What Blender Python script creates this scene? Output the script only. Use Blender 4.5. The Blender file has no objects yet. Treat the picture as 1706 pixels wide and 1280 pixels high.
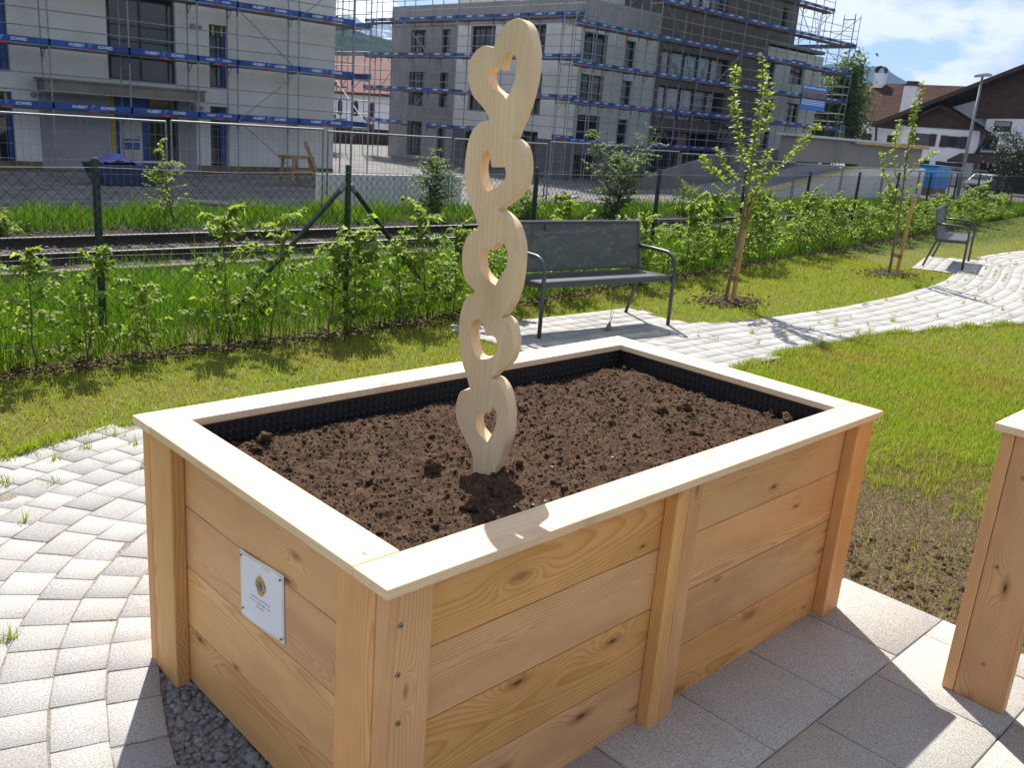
import bpy, math, random
import numpy as np
from mathutils import Vector, Matrix, noise as mn

random.seed(7)
rng = np.random.default_rng(7)
SC = bpy.context.scene
COL = SC.collection

# ------------------------------------------------------------------ camera
YAW, PITCH, ROLL = 0.782775341, 0.284071688, 0.0791821934
cy, sy = math.cos(YAW), math.sin(YAW)
fw = Vector((sy*math.cos(PITCH), cy*math.cos(PITCH), -math.sin(PITCH)))
rt = Vector((cy, -sy, 0)); up = rt.cross(fw)
rt, up = math.cos(ROLL)*rt + math.sin(ROLL)*up, -math.sin(ROLL)*rt + math.cos(ROLL)*up
cd = bpy.data.cameras.new("camera"); cam = bpy.data.objects.new("camera", cd); COL.objects.link(cam)
cam.matrix_world = Matrix(((rt.x, up.x, -fw.x, -0.95729), (rt.y, up.y, -fw.y, -1.26023), (rt.z, up.z, -fw.z, 1.71519), (0, 0, 0, 1)))
cd.sensor_fit = 'HORIZONTAL'; cd.sensor_width = 36.0; cd.lens = 36.0*1506.83/1706.0
cd.clip_start = 0.05; cd.clip_end = 9000
SC.camera = cam

# ------------------------------------------------------------------ sun, sky, exposure
SUN = Vector((0.346, 0.542, 0.766)).normalized()          # towards the sun
SUN_EL = math.asin(SUN.z); SUN_AZ = math.atan2(SUN.x, SUN.y)  # clockwise from +Y
ld = bpy.data.lights.new("sun", 'SUN'); ld.energy = 5.0; ld.angle = math.radians(0.5); ld.color = (1.0, 0.95, 0.87)
so = bpy.data.objects.new("sun", ld); COL.objects.link(so)
so.rotation_mode = 'QUATERNION'; so.rotation_quaternion = (-SUN).to_track_quat('-Z', 'Y')
SC.view_settings.view_transform = 'Standard'; SC.view_settings.look = 'None'
SC.view_settings.exposure = 0.98; SC.view_settings.gamma = 1.0

# ------------------------------------------------------------------ node helper
class NT:
    def __init__(s, tree): s.t = tree; s.n = tree.nodes; s.l = tree.links
    def __call__(s, kind, props=None, **ins):
        nd = s.n.new('ShaderNode'+kind)
        for k, v in (props or {}).items(): setattr(nd, k, v)
        for k, v in ins.items():
            key = int(k[1:]) if k[0] == '_' else k.replace('_', ' ')
            s.put(nd.inputs[key], v)
        return nd
    def put(s, inp, v):
        if isinstance(v, bpy.types.NodeSocket): s.l.new(v, inp)
        elif isinstance(v, bpy.types.Node): s.l.new(v.outputs[0], inp)
        else:
            if hasattr(inp.default_value, '__len__') and hasattr(v, '__len__') and len(v) == 3 and len(inp.default_value) == 4: v = (*v, 1)
            inp.default_value = v
    def math(s, op, a, b=None, c=None, clamp=False):
        nd = s.n.new('ShaderNodeMath'); nd.operation = op; nd.use_clamp = clamp
        s.put(nd.inputs[0], a)
        if b is not None: s.put(nd.inputs[1], b)
        if c is not None: s.put(nd.inputs[2], c)
        return nd.outputs[0]
    def vmath(s, op, a, b=None):
        nd = s.n.new('ShaderNodeVectorMath'); nd.operation = op; s.put(nd.inputs[0], a)
        if b is not None: s.put(nd.inputs[1], b)
        return nd.outputs['Value'] if op in ('LENGTH', 'DOT_PRODUCT') else nd.outputs[0]
    def mix(s, f, a, b, mode='MIX'):
        nd = s.n.new('ShaderNodeMix'); nd.data_type = 'RGBA'; nd.blend_type = mode
        s.put(nd.inputs[0], f); s.put(nd.inputs[6], a); s.put(nd.inputs[7], b); return nd.outputs[2]
    def ramp(s, f, stops, interp='LINEAR'):
        nd = s.n.new('ShaderNodeValToRGB'); s.put(nd.inputs[0], f); cr = nd.color_ramp; cr.interpolation = interp
        while len(cr.elements) < len(stops): cr.elements.new(0.5)
        for e, (p, c) in zip(cr.elements, stops):
            e.position = p; e.color = (*c, 1) if hasattr(c, '__len__') else (c, c, c, 1)
        return nd.outputs[0]
    def noise(s, vec, scale, detail=3, rough=0.5, dim='3D'):
        nd = s('TexNoise', {'noise_dimensions': dim}, Scale=scale, Detail=detail, Roughness=rough); s.put(nd.inputs['Vector'], vec)
        return nd.outputs['Fac']
    def coord(s): return s('TexCoord').outputs['Object']

def srgb(r, g, b):
    f = lambda c: (c/255/12.92) if c/255 <= 0.04045 else ((c/255+0.055)/1.055)**2.4
    return (f(r), f(g), f(b))

def newmat(name):
    m = bpy.data.materials.new(name); m.use_nodes = True
    t = NT(m.node_tree); b = t.n['Principled BSDF']
    b.inputs['Specular IOR Level'].default_value = 0.3
    return m, t, b

def simple(name, col, rough=0.6, metal=0.0, var=0.12, scale=6.0, bump=0.0, bscale=80, spec=0.3):
    m, t, b = newmat(name)
    co = t.coord()
    n = t.noise(co, scale, 4, 0.6)
    dark = tuple(c*(1-var) for c in col); lite = tuple(min(1, c*(1+var)) for c in col)
    t.put(b.inputs['Base Color'], t.ramp(n, [(0.3, dark), (0.7, lite)]))
    b.inputs['Roughness'].default_value = rough; b.inputs['Metallic'].default_value = metal
    b.inputs['Specular IOR Level'].default_value = spec
    if bump:
        bp = t('Bump', Strength=bump, Distance=0.01, Height=t.noise(co, bscale, 3, 0.6)); t.put(b.inputs['Normal'], bp.outputs[0])
    return m

# world: physical sky with sunlit cumulus mixed in by direction
W = bpy.data.worlds.new("World"); SC.world = W; W.use_nodes = True
t = NT(W.node_tree); bg = t.n['Background']; bg.inputs['Strength'].default_value = 0.066
sky = t('TexSky', {'sky_type': 'NISHITA', 'sun_disc': False, 'sun_elevation': SUN_EL, 'sun_rotation': SUN_AZ, 'air_density': 1.0, 'dust_density': 0.6, 'ozone_density': 1.2})
dirv = t('TexCoord').outputs['Generated']
sep = t('SeparateXYZ'); t.put(sep.inputs[0], dirv)
zz = t.math('MAXIMUM', sep.outputs[2], 0.03)
pl = t('CombineXYZ', X=t.math('DIVIDE', sep.outputs[0], t.math('ADD', zz, 0.16)), Y=t.math('DIVIDE', sep.outputs[1], t.math('ADD', zz, 0.16)), Z=0.0)
dq = t.vmath('MULTIPLY', dirv, (1.0, 1.0, 2.1))
cn = t.noise(t.vmath('ADD', dq, (3.4, 1.3, 0.35)), 4.6, 10, 0.56)
cover = t.ramp(cn, [(0.445, 0.0), (0.51, 1.0)], 'EASE')
shade = t.noise(t.vmath('ADD', dq, (3.42, 1.31, 0.315)), 7.5, 9, 0.58)
ccol = t.ramp(shade, [(0.36, (4.4, 4.9, 5.9)), (0.50, (6.8, 7.1, 7.7)), (0.59, (9.6, 9.6, 9.6))])
blue = t.mix(1.0, sky.outputs[0], (0.70, 0.84, 1.08), 'MULTIPLY')
t.put(bg.inputs['Color'], t.mix(t.math('MULTIPLY', cover, 0.92), blue, ccol))

# ------------------------------------------------------------------ mesh builder
class MB:
    """collects shapes in world coordinates; build() links them as ONE mesh object"""
    def __init__(s): s.V = []; s.F = []; s.M = []; s.B = []; s.R = []; s.n = 0
    def add(s, V, F, mat=0, bco=None, rnd=None):
        V = [tuple(v) for v in V]
        s.V += V; s.F += [tuple(i+s.n for i in f) for f in F]; s.M += [mat]*len(F); s.n += len(V)
        s.B += [tuple(b) for b in bco] if bco is not None else V
        s.R += [rnd if rnd is not None else 0.5]*len(V)
        return s
    def box(s, x0, x1, y0, y1, z0, z1, mat=0, grain=None, rnd=None, M=None):
        V = [Vector((x, y, z)) for z in (z0, z1) for y in (y0, y1) for x in (x0, x1)]
        F = [(0, 2, 3, 1), (4, 5, 7, 6), (0, 1, 5, 4), (2, 6, 7, 3), (0, 4, 6, 2), (1, 3, 7, 5)]
        bco = None
        if grain is not None:
            c = Vector(((x0+x1)/2, (y0+y1)/2, (z0+z1)/2)); d = [x1-x0, y1-y0, z1-z0]
            o = [i for i in range(3) if i != grain]; o.sort(key=lambda i: -d[i]); order = [grain]+o
            off = random.uniform(-30, 30)
            bco = [((v-c)[order[0]]+off, (v-c)[order[1]], (v-c)[order[2]]) for v in V]
            if rnd is None: rnd = random.random()
        if M is not None: V = [M @ v for v in V]
        return s.add(V, F, mat, bco, rnd)
    def quad(s, a, b, c, d, mat=0): return s.add([a, b, c, d], [(0, 1, 2, 3)], mat)
    def tube(s, pts, r, n=6, mat=0, cap=True, grain=False, rnd=None):
        pts = [Vector(p) for p in pts]; rr = r if hasattr(r, '__len__') else [r]*len(pts)
        V = []; F = []; B = []; prev = None; L = 0
        for i, p in enumerate(pts):
            d = (pts[min(i+1, len(pts)-1)]-pts[max(i-1, 0)])
            d = d.normalized() if d.length > 1e-9 else Vector((0, 0, 1))
            if prev is None:
                a = Vector((0, 0, 1)) if abs(d.z) < 0.9 else Vector((1, 0, 0)); u = d.cross(a).normalized()
            else: u = (prev-d*prev.dot(d)).normalized()
            prev = u; v = d.cross(u)
            if i: L += (p-pts[i-1]).length
            for k in range(n):
                an = 2*math.pi*k/n; q = u*math.cos(an)+v*math.sin(an); V.append(p+q*rr[i]); B.append((L, rr[i]*math.cos(an), rr[i]*math.sin(an)))
        for i in range(len(pts)-1):
            for k in range(n):
                a = i*n+k; b = i*n+(k+1) % n; F.append((a, b, b+n, a+n))
        if cap: F.append(tuple(range(n-1, -1, -1))); F.append(tuple((len(pts)-1)*n+k for k in range(n)))
        return s.add(V, F, mat, B if grain else None, rnd)
    def bar(s, a, b, w, h, mat=0, upv=(0, 0, 1)):
        a = Vector(a); b = Vector(b); d = (b-a).normalized(); u = d.cross(Vector(upv))
        u = u.normalized() if u.length > 1e-6 else Vector((1, 0, 0)); v = u.cross(d)
        V = [p+u*su*w/2+v*sv*h/2 for p in (a, b) for su, sv in ((-1, -1), (1, -1), (1, 1), (-1, 1))]
        return s.add(V, [(0, 1, 2, 3), (7, 6, 5, 4), (0, 4, 5, 1), (1, 5, 6, 2), (2, 6, 7, 3), (3, 7, 4, 0)], mat)
    def prism(s, poly, frame, d0, d1, mat=0):
        """poly (u,v) in frame (origin, U, V, N), extruded from d0 to d1 along N"""
        o, U, Vv, N = [Vector(q) for q in frame]; n = len(poly)
        V = [o+U*p[0]+Vv*p[1]+N*d for d in (d0, d1) for p in poly]
        F = [tuple(range(n-1, -1, -1)), tuple(range(n, 2*n))]+[(i, (i+1) % n, (i+1) % n+n, i+n) for i in range(n)]
        return s.add(V, F, mat)
    def build(s, name, mats, parent=None, smooth=False, bevel=0.0, attrs=False):
        me = bpy.data.meshes.new(name); me.from_pydata(s.V, [], s.F)
        mats = mats if isinstance(mats, (list, tuple)) else [mats]
        for m in mats: me.materials.append(m)
        if len(mats) > 1: me.polygons.foreach_set('material_index', s.M)
        if attrs:
            a = me.attributes.new('bco', 'FLOAT_VECTOR', 'POINT'); a.data.foreach_set('vector', np.array(s.B, dtype=np.float32).ravel())
            a = me.attributes.new('brnd', 'FLOAT', 'POINT'); a.data.foreach_set('value', np.array(s.R, dtype=np.float32))
        if smooth: me.polygons.foreach_set('use_smooth', [True]*len(me.polygons))
        me.update()
        o = link(name, me, parent)
        if bevel:
            md = o.modifiers.new('bevel', 'BEVEL'); md.width = bevel; md.segments = 2; md.limit_method = 'ANGLE'; md.angle_limit = math.radians(40)
        return o

WL = {}
def link(name, data, parent=None):
    """data's vertices are in world coordinates; the object is placed so that they stay there"""
    o = bpy.data.objects.new(name, data); COL.objects.link(o)
    pw = WL[parent.name] if parent else Matrix.Identity(4)
    if parent: o.parent = parent; o.matrix_local = pw.inverted()
    WL[o.name] = Matrix.Identity(4)
    return o
def tag(o, label=None, cat=None, group=None, kind=None):
    if label: o['label'] = label
    if cat: o['category'] = cat
    if group: o['group'] = group
    if kind: o['kind'] = kind
    return o
def thing(name, label, cat, loc, group=None):
    o = bpy.data.objects.new(name, None); COL.objects.link(o); o.location = loc; o.empty_display_size = 0.1
    WL[o.name] = Matrix.Translation(Vector(loc))
    return tag(o, label, cat, group)
def kids(o): return list(o.children)
def dup(root, loc, rz=0, sc=1.0, label=None):
    r = root.copy(); COL.objects.link(r); r.location = loc; r.rotation_euler = (0, 0, rz); r.scale = (sc, sc, sc)
    WL[r.name] = Matrix.Translation(Vector(loc))
    if label: r['label'] = label
    for ch in kids(root):
        c = ch.copy(); COL.objects.link(c); c.parent = r
        for g in kids(ch):
            d = g.copy(); COL.objects.link(d); d.parent = c
    return r
def npmesh(name, V, F, mat, parent=None, smooth=False, rnd=None, extra=None):
    V = np.asarray(V, dtype=np.float32); F = np.asarray(F, dtype=np.int32); k = F.shape[1]
    me = bpy.data.meshes.new(name); me.vertices.add(len(V)); me.vertices.foreach_set('co', V.ravel())
    me.loops.add(F.size); me.loops.foreach_set('vertex_index', F.ravel())
    me.polygons.add(len(F)); me.polygons.foreach_set('loop_start', np.arange(0, F.size, k, dtype=np.int32))
    me.polygons.foreach_set('loop_total', np.full(len(F), k, dtype=np.int32))
    if smooth: me.polygons.foreach_set('use_smooth', np.ones(len(F), dtype=bool))
    me.materials.append(mat)
    if rnd is not None:
        a = me.attributes.new('rnd', 'FLOAT', 'POINT'); a.data.foreach_set('value', np.asarray(rnd, dtype=np.float32))
    me.update(calc_edges=True); me.validate()
    return link(name, me, parent)
def inside(poly, X, Y):
    p = np.array(poly); r = np.zeros(np.shape(X), dtype=bool); n = len(p)
    for i in range(n):
        x1, y1 = p[i]; x2, y2 = p[(i+1) % n]
        c = ((y1 > Y) != (y2 > Y)) & (X < (x2-x1)*(Y-y1)/((y2-y1) if y2 != y1 else 1e-12)+x1); r ^= c
    return r

# ------------------------------------------------------------------ materials
def mat_wood(name, light, mid, dark, ring=0.0075, tone=0.22, knots=True, rough=0.55, stain=0.22):
    m, t, b = newmat(name)
    P = t('Attribute', {'attribute_name': 'bco'}).outputs['Vector']
    R = t('Attribute', {'attribute_name': 'brnd'}).outputs['Fac']
    sp = t('SeparateXYZ'); t.put(sp.inputs[0], P); x, y, z = sp.outputs
    off = t('CombineXYZ', X=t.math('MULTIPLY', R, 37.0), Y=t.math('MULTIPLY', R, 91.0), Z=t.math('MULTIPLY', R, 53.0)).outputs[0]
    q1 = t('CombineXYZ', X=t.math('MULTIPLY', x, 1.4), Y=t.math('MULTIPLY', y, 5.0), Z=t.math('MULTIPLY', z, 5.0)).outputs[0]
    w1 = t.math('SUBTRACT', t.noise(t.vmath('ADD', q1, off), 1.0, 2, 0.45), 0.5)
    q2 = t('CombineXYZ', X=t.math('MULTIPLY', x, 0.8), Y=y, Z=3.0).outputs[0]
    w2 = t.math('SUBTRACT', t.noise(t.vmath('ADD', q2, off), 1.3, 1, 0.4), 0.5)
    fr = t.math('FRACT', t.math('MULTIPLY', R, 7.31)); fr2 = t.math('FRACT', t.math('MULTIPLY', R, 13.77))
    y0 = t.math('MULTIPLY', t.math('SUBTRACT', fr, 0.5), 0.16)
    z0 = t.math('ADD', t.math('MULTIPLY', fr2, 0.10), 0.02)
    yy = t.math('ADD', t.math('SUBTRACT', y, y0), t.math('MULTIPLY', w1, 0.05))
    zq = t.math('ADD', t.math('ADD', z, z0), t.math('MULTIPLY', w2, 0.11))
    r = t.math('SQRT', t.math('ADD', t.math('MULTIPLY', yy, yy), t.math('MULTIPLY', zq, zq)))
    rr = t.math('ADD', t.math('DIVIDE', r, ring), t.math('MULTIPLY', w1, 1.2))
    kd = None
    if knots:
        kv = t('CombineXYZ', X=t.math('ADD', t.math('MULTIPLY', x, 2.8), t.math('MULTIPLY', R, 40.0)), Y=t.math('ADD', t.math('MULTIPLY', y, 8.0), t.math('MULTIPLY', R, 17.0)), Z=0.0).outputs[0]
        vo = t('TexVoronoi', {'voronoi_dimensions': '2D'}, Scale=1.0, Randomness=1.0); t.put(vo.inputs['Vector'], kv)
        kd = vo.outputs['Distance']
        rs = t('SeparateColor'); t.put(rs.inputs[0], vo.outputs['Color'])
        on = t.math('GREATER_THAN', rs.outputs[0], 0.52)
        sz = t.math('ADD', t.math('MULTIPLY', rs.outputs[1], 0.7), 0.35)
        kd = t.math('DIVIDE', kd, sz)
        infl = t.math('MULTIPLY', on, t.math('POWER', 2.718, t.math('MULTIPLY', t.math('MULTIPLY', kd, kd), -9.0)))
        rr = t.math('ADD', rr, t.math('MULTIPLY', infl, 5.5))
    g = t.math('FRACT', rr)
    late = t.ramp(g, [(0.0, 0.15), (0.12, 0.0), (0.55, 0.25), (0.88, 1.0), (0.97, 0.75), (1.0, 0.15)])
    q3 = t('CombineXYZ', X=t.math('MULTIPLY', x, 9.0), Y=t.math('MULTIPLY', y, 420.0), Z=t.math('MULTIPLY', z, 420.0)).outputs[0]
    fib = t.noise(q3, 1.0, 3, 0.6)
    blot = t.noise(t.vmath('ADD', q1, off), 1.6, 4, 0.6)
    c = t.mix(t.math('MULTIPLY', late, t.math('ADD', 0.35, t.math('MULTIPLY', blot, 0.75))), light, mid)
    c = t.mix(t.math('MULTIPLY', t.math('SUBTRACT', fib, 0.35, clamp=True), 0.55), c, mid)
    c = t.mix(t.ramp(blot, [(0.45, 0.0), (0.8, 0.45)]), c, tuple(0.5*(a+bb) for a, bb in zip(mid, dark)))
    c = t.mix(t.ramp(t.noise(t.vmath('ADD', t.vmath('MULTIPLY', P, (2.2, 4.0, 4.0)), off), 1.0, 5, 0.65), [(0.46, 0.0), (0.72, stain)]), c, tuple(k*0.55 for k in mid))
    hv = t('HueSaturation', Hue=t.math('ADD', 0.4955, t.math('MULTIPLY', fr, 0.009)), Saturation=t.math('ADD', 0.95, t.math('MULTIPLY', fr2, 0.12)),
           Value=t.math('ADD', 1.0-tone/2, t.math('MULTIPLY', R, tone)), Fac=1.0)
    t.put(hv.inputs['Color'], c); c = hv.outputs[0]
    if knots:
        halo = t.math('MULTIPLY', on, t.ramp(kd, [(0.04, 0.7), (0.20, 0.0)]))
        c = t.mix(halo, c, dark)
        core = t.math('MULTIPLY', t.math('GREATER_THAN', rs.outputs[0], 0.74), t.ramp(kd, [(0.030, 0.85), (0.062, 0.0)]))
        c = t.mix(core, c, (0.045, 0.02, 0.009))
    t.put(b.inputs['Base Color'], c); b.inputs['Roughness'].default_value = rough
    bp = t('Bump', Strength=0.25, Distance=0.002, Height=t.math('ADD', t.math('MULTIPLY', fib, 0.6), t.math('MULTIPLY', late, 0.25)))
    t.put(b.inputs['Normal'], bp.outputs[0])
    return m

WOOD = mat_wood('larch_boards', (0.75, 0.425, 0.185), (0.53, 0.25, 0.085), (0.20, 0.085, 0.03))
WOOD_TOP_SUNLIT = mat_wood('larch_coping_sunlit', (0.80, 0.62, 0.41), (0.72, 0.50, 0.29), (0.42, 0.19, 0.08), ring=0.011, tone=0.06)  # paler copy of the larch, with sun glare on the coping put into its colour
WOOD_CARVED = mat_wood('pale_carved_wood', (0.76, 0.585, 0.37), (0.67, 0.48, 0.275), (0.30, 0.16, 0.07), ring=0.011, tone=0.0, knots=True, stain=0.42)
STAKE = mat_wood('tan_stake_wood', (0.50, 0.30, 0.14), (0.36, 0.19, 0.08), (0.15, 0.07, 0.03), knots=False)
TIMBER = simple('rough_timber', (0.27, 0.175, 0.09), 0.8, var=0.3, scale=9)

def mat_soil():
    m, t, b = newmat('dark_soil'); co = t.coord()
    n = t.noise(co, 14, 6, 0.7); n2 = t.noise(co, 130, 4, 0.7)
    c = t.ramp(t.math('ADD', t.math('MULTIPLY', n, 0.35), t.math('MULTIPLY', n2, 0.65)), [(0.32, (0.026, 0.015, 0.010)), (0.52, (0.072, 0.043, 0.027)), (0.70, (0.155, 0.10, 0.065))])
    t.put(b.inputs['Base Color'], c); b.inputs['Roughness'].default_value = 0.95; b.inputs['Specular IOR Level'].default_value = 0.1
    bp = t('Bump', Strength=0.7, Distance=0.004, Height=t.math('ADD', n2, t.math('MULTIPLY', t.noise(co, 420, 3, 0.7), 0.6))); t.put(b.inputs['Normal'], bp.outputs[0])
    return m
SOIL = mat_soil()
LINER = simple('black_dimpled_liner', (0.018, 0.018, 0.02), 0.45, spec=0.5)

def mat_leaf(name, a, bb, c, trans=0.45, tcol=None, rough=0.45):
    m, t, b = newmat(name)
    R = t('Attribute', {'attribute_name': 'rnd'}).outputs['Fac']
    col = t.ramp(R, [(0.0, a), (0.5, bb), (1.0, c)])
    t.put(b.inputs['Base Color'], col); b.inputs['Roughness'].default_value = rough; b.inputs['Specular IOR Level'].default_value = 0.22
    tr = t('BsdfTranslucent'); hs = t('HueSaturation', Hue=0.488, Saturation=1.08, Value=1.75, Fac=1.0); t.put(hs.inputs['Color'], col); t.put(tr.inputs['Color'], hs.outputs[0])
    mx = t('MixShader'); mx.inputs[0].default_value = trans
    t.l.new(b.outputs[0], mx.inputs[1]); t.l.new(tr.outputs[0], mx.inputs[2])
    t.l.new(mx.outputs[0], t.n['Material Output'].inputs['Surface'])
    return m
LEAF_HEDGE = mat_leaf('hornbeam_leaf', (0.085, 0.15, 0.022), (0.16, 0.245, 0.038), (0.27, 0.33, 0.08), trans=0.52, rough=0.5)
LEAF_TREE = mat_leaf('sapling_leaf', (0.10, 0.165, 0.018), (0.18, 0.26, 0.03), (0.30, 0.35, 0.06), trans=0.52)
LEAF_GREY = mat_leaf('willow_leaf', (0.06, 0.11, 0.035), (0.11, 0.175, 0.05), (0.19, 0.25, 0.09), trans=0.42)
LEAF_MID = mat_leaf('mid_green_leaf', (0.025, 0.055, 0.014), (0.05, 0.095, 0.022), (0.10, 0.16, 0.035), trans=0.35)
LEAF_DARK = mat_leaf('dark_leaf', (0.012, 0.028, 0.010), (0.022, 0.045, 0.014), (0.04, 0.07, 0.02), trans=0.15)
GRASS_LAWN = mat_leaf('lawn_blade', (0.245, 0.215, 0.06), (0.21, 0.25, 0.038), (0.155, 0.26, 0.03), trans=0.42)
GRASS_TALL = mat_leaf('meadow_blade', (0.035, 0.085, 0.010), (0.06, 0.13, 0.014), (0.11, 0.19, 0.025), trans=0.45)
GRASS_DRY = mat_leaf('dry_blade', (0.20, 0.14, 0.07), (0.16, 0.13, 0.05), (0.10, 0.12, 0.03), trans=0.25)
BARK = simple('young_bark', (0.10, 0.065, 0.04), 0.85, var=0.4, scale=30)
BARK_GREY = simple('grey_brown_bark', (0.17, 0.125, 0.085), 0.85, var=0.3, scale=30)
MULCH = simple('bark_mulch', (0.075, 0.045, 0.032), 0.9, var=0.6, scale=60)

def mat_stone(name, a, bb, c, scale=260, rough=0.8, attr=True, stain=0.3):
    m, t, b = newmat(name); co = t.coord()
    n = t.noise(co, scale, 3, 0.75); big = t.noise(co, 3.0, 5, 0.65)
    col = t.ramp(n, [(0.30, a), (0.50, bb), (0.68, c)])
    if attr:
        R = t('Attribute', {'attribute_name': 'rnd'}).outputs['Fac']
        hv = t('HueSaturation', Hue=0.5, Saturation=1.0, Value=t.math('ADD', 0.83, t.math('MULTIPLY', R, 0.30)), Fac=1.0); t.put(hv.inputs['Color'], col); col = hv.outputs[0]
    col = t.mix(t.ramp(big, [(0.48, 0.0), (0.75, stain)]), col, (0.20, 0.16, 0.12))
    t.put(b.inputs['Base Color'], col); b.inputs['Roughness'].default_value = rough
    bp = t('Bump', Strength=0.35, Distance=0.004, Height=n); t.put(b.inputs['Normal'], bp.outputs[0])
    return m
PAVER = mat_stone('granite_paver', (0.165, 0.158, 0.15), (0.335, 0.326, 0.312), (0.45, 0.44, 0.425), scale=170)
SLAB = mat_stone('washed_concrete_slab', (0.17, 0.155, 0.14), (0.40, 0.38, 0.35), (0.54, 0.52, 0.485), scale=210, stain=0.22)
PEBBLE = mat_stone('river_pebble', (0.10, 0.098, 0.10), (0.17, 0.168, 0.172), (0.27, 0.265, 0.265), scale=60, attr=True, rough=0.6, stain=0.1)
JOINT = simple('joint_sand', (0.20, 0.18, 0.15), 0.95, var=0.5, scale=90)
CONC = simple('raw_concrete', (0.31, 0.30, 0.285), 0.85, var=0.22, scale=1.3, bump=0.2, bscale=20)
CONC_DARK = simple('dark_concrete', (0.17, 0.165, 0.165), 0.85, var=0.25, scale=1.0)
STEEL_GREY = simple('anthracite_steel', (0.075, 0.08, 0.085), 0.42, metal=0.3, var=0.08, spec=0.5)
GALV = simple('galvanised_steel', (0.22, 0.23, 0.235), 0.6, metal=0.4, var=0.2, scale=12)
SCAF = simple('scaffold_steel', (0.26, 0.27, 0.28), 0.5, metal=0.6, var=0.25, scale=8)
GREEN_PAINT = simple('green_coated_steel', (0.008, 0.028, 0.018), 0.45, var=0.15, spec=0.5)
DARK_WIRE = simple('dark_green_wire', (0.010, 0.018, 0.015), 0.9, var=0.1, spec=0.05)
def spot(name): return None
# ------------------------------------------------------------------ terrain: one sheet to the horizon
def fence_y(x):
    return 5.06 + 0.141*np.maximum(np.asarray(x, dtype=float)-3.28, 0.0)
def height(x, y):
    x = np.asarray(x, dtype=float); y = np.asarray(y, dtype=float)
    yf = np.minimum(fence_y(x)+0.12, 9.3)
    a = np.clip((y-yf)/np.maximum(10.35-yf, 0.4), 0, 1); a = a*a*(3-2*a)
    h = -0.60*a
    bnk = np.exp(-((y-15.0)/0.6)**2)*0.16
    s = np.clip((y-15.3)/1.3, 0, 1); s = s*s*(3-2*s)
    return h + bnk - 0.36*s
xs = np.unique(np.concatenate([np.arange(-12, 40, 0.25), np.linspace(40, 130, 60), [160, 220, 320, 480, 700, 1000, 1500, 2500, 4600], -np.array([14, 20, 40, 90, 200, 500, 1500, 2400])]))
ys = np.unique(np.concatenate([np.arange(-8, 18, 0.2), np.linspace(18, 120, 60), [150, 220, 320, 480, 700, 1000, 1500, 2500, 4600], -np.array([10, 20, 60, 200, 600, 1700])]))
GX, GY = np.meshgrid(xs, ys); GZ = height(GX, GY)
GV = np.stack([GX, GY, GZ], -1).reshape(-1, 3); nx = len(xs)
ii, jj = np.meshgrid(np.arange(len(ys)-1), np.arange(nx-1), indexing='ij')
a0 = (ii*nx+jj).ravel(); GF = np.stack([a0, a0+1, a0+1+nx, a0+nx], -1)

def mat_ground():
    m, t, b = newmat('ground_cover'); co = t.coord(); sp = t('SeparateXYZ'); t.put(sp.inputs[0], co); x, y, z = sp.outputs
    big = t.noise(co, 1.6, 5, 0.65); fine = t.noise(co, 60, 4, 0.7); vf = t.noise(co, 220, 2, 0.7)
    yw = t.math('ADD', y, t.math('MULTIPLY', t.math('SUBTRACT', t.noise(co, 2.2, 4, 0.6), 0.5), 0.7))
    lawn = t.ramp(fine, [(0.3, (0.075, 0.07, 0.022)), (0.55, (0.13, 0.135, 0.03)), (0.75, (0.19, 0.17, 0.065))])
    dirt = t.ramp(fine, [(0.3, (0.04, 0.027, 0.018)), (0.52, (0.12, 0.085, 0.058)), (0.7, (0.24, 0.18, 0.125))])
    # the bare patch beside the terrace
    dx = t.math('SUBTRACT', x, 3.0); dy = t.math('SUBTRACT', y, 0.12)
    dd = t.math('SQRT', t.math('ADD', t.math('MULTIPLY', t.math('MULTIPLY', dx, dx), 0.55), t.math('MULTIPLY', dy, dy)))
    pat = t.math('SUBTRACT', t.math('ADD', dd, t.math('MULTIPLY', t.math('SUBTRACT', big, 0.5), 1.1)), 0.0)
    c = t.mix(t.ramp(pat, [(0.55, 0.0), (1.0, 1.0)]), dirt, lawn)
    verge = t.ramp(fine, [(0.3, (0.02, 0.03, 0.008)), (0.7, (0.05, 0.075, 0.015))])
    vo = t('TexVoronoi', Scale=22.0); t.put(vo.inputs['Vector'], co)
    stone = t.ramp(t.math('ADD', t.math('MULTIPLY', vo.outputs['Distance'], 0.9), t.math('MULTIPLY', fine, 0.4)), [(0.25, (0.075, 0.062, 0.054)), (0.6, (0.045, 0.037, 0.032)), (0.85, (0.015, 0.012, 0.01))])
    asph = t.ramp(t.math('ADD', t.math('MULTIPLY', big, 0.7), t.math('MULTIPLY', vf, 0.3)), [(0.35, (0.10, 0.098, 0.098)), (0.55, (0.19, 0.185, 0.18)), (0.75, (0.30, 0.285, 0.265))])
    st = lambda lo, hi: t.ramp(t.math('DIVIDE', yw, 40.0), [(lo/40, 0.0), (hi/40, 1.0)])
    c = t.mix(st(5.2, 5.9), c, verge); c = t.mix(st(10.0, 10.4), c, stone); c = t.mix(st(14.15, 14.5), c, verge); c = t.mix(st(16.1, 16.6), c, asph)
    t.put(b.inputs['Base Color'], c); b.inputs['Roughness'].default_value = 0.95; b.inputs['Specular IOR Level'].default_value = 0.1
    bp = t('Bump', Strength=0.6, Distance=0.02, Height=fine); t.put(b.inputs['Normal'], bp.outputs[0])
    return m
tag(npmesh('ground', GV, GF, mat_ground(), smooth=True), kind='structure')

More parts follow.
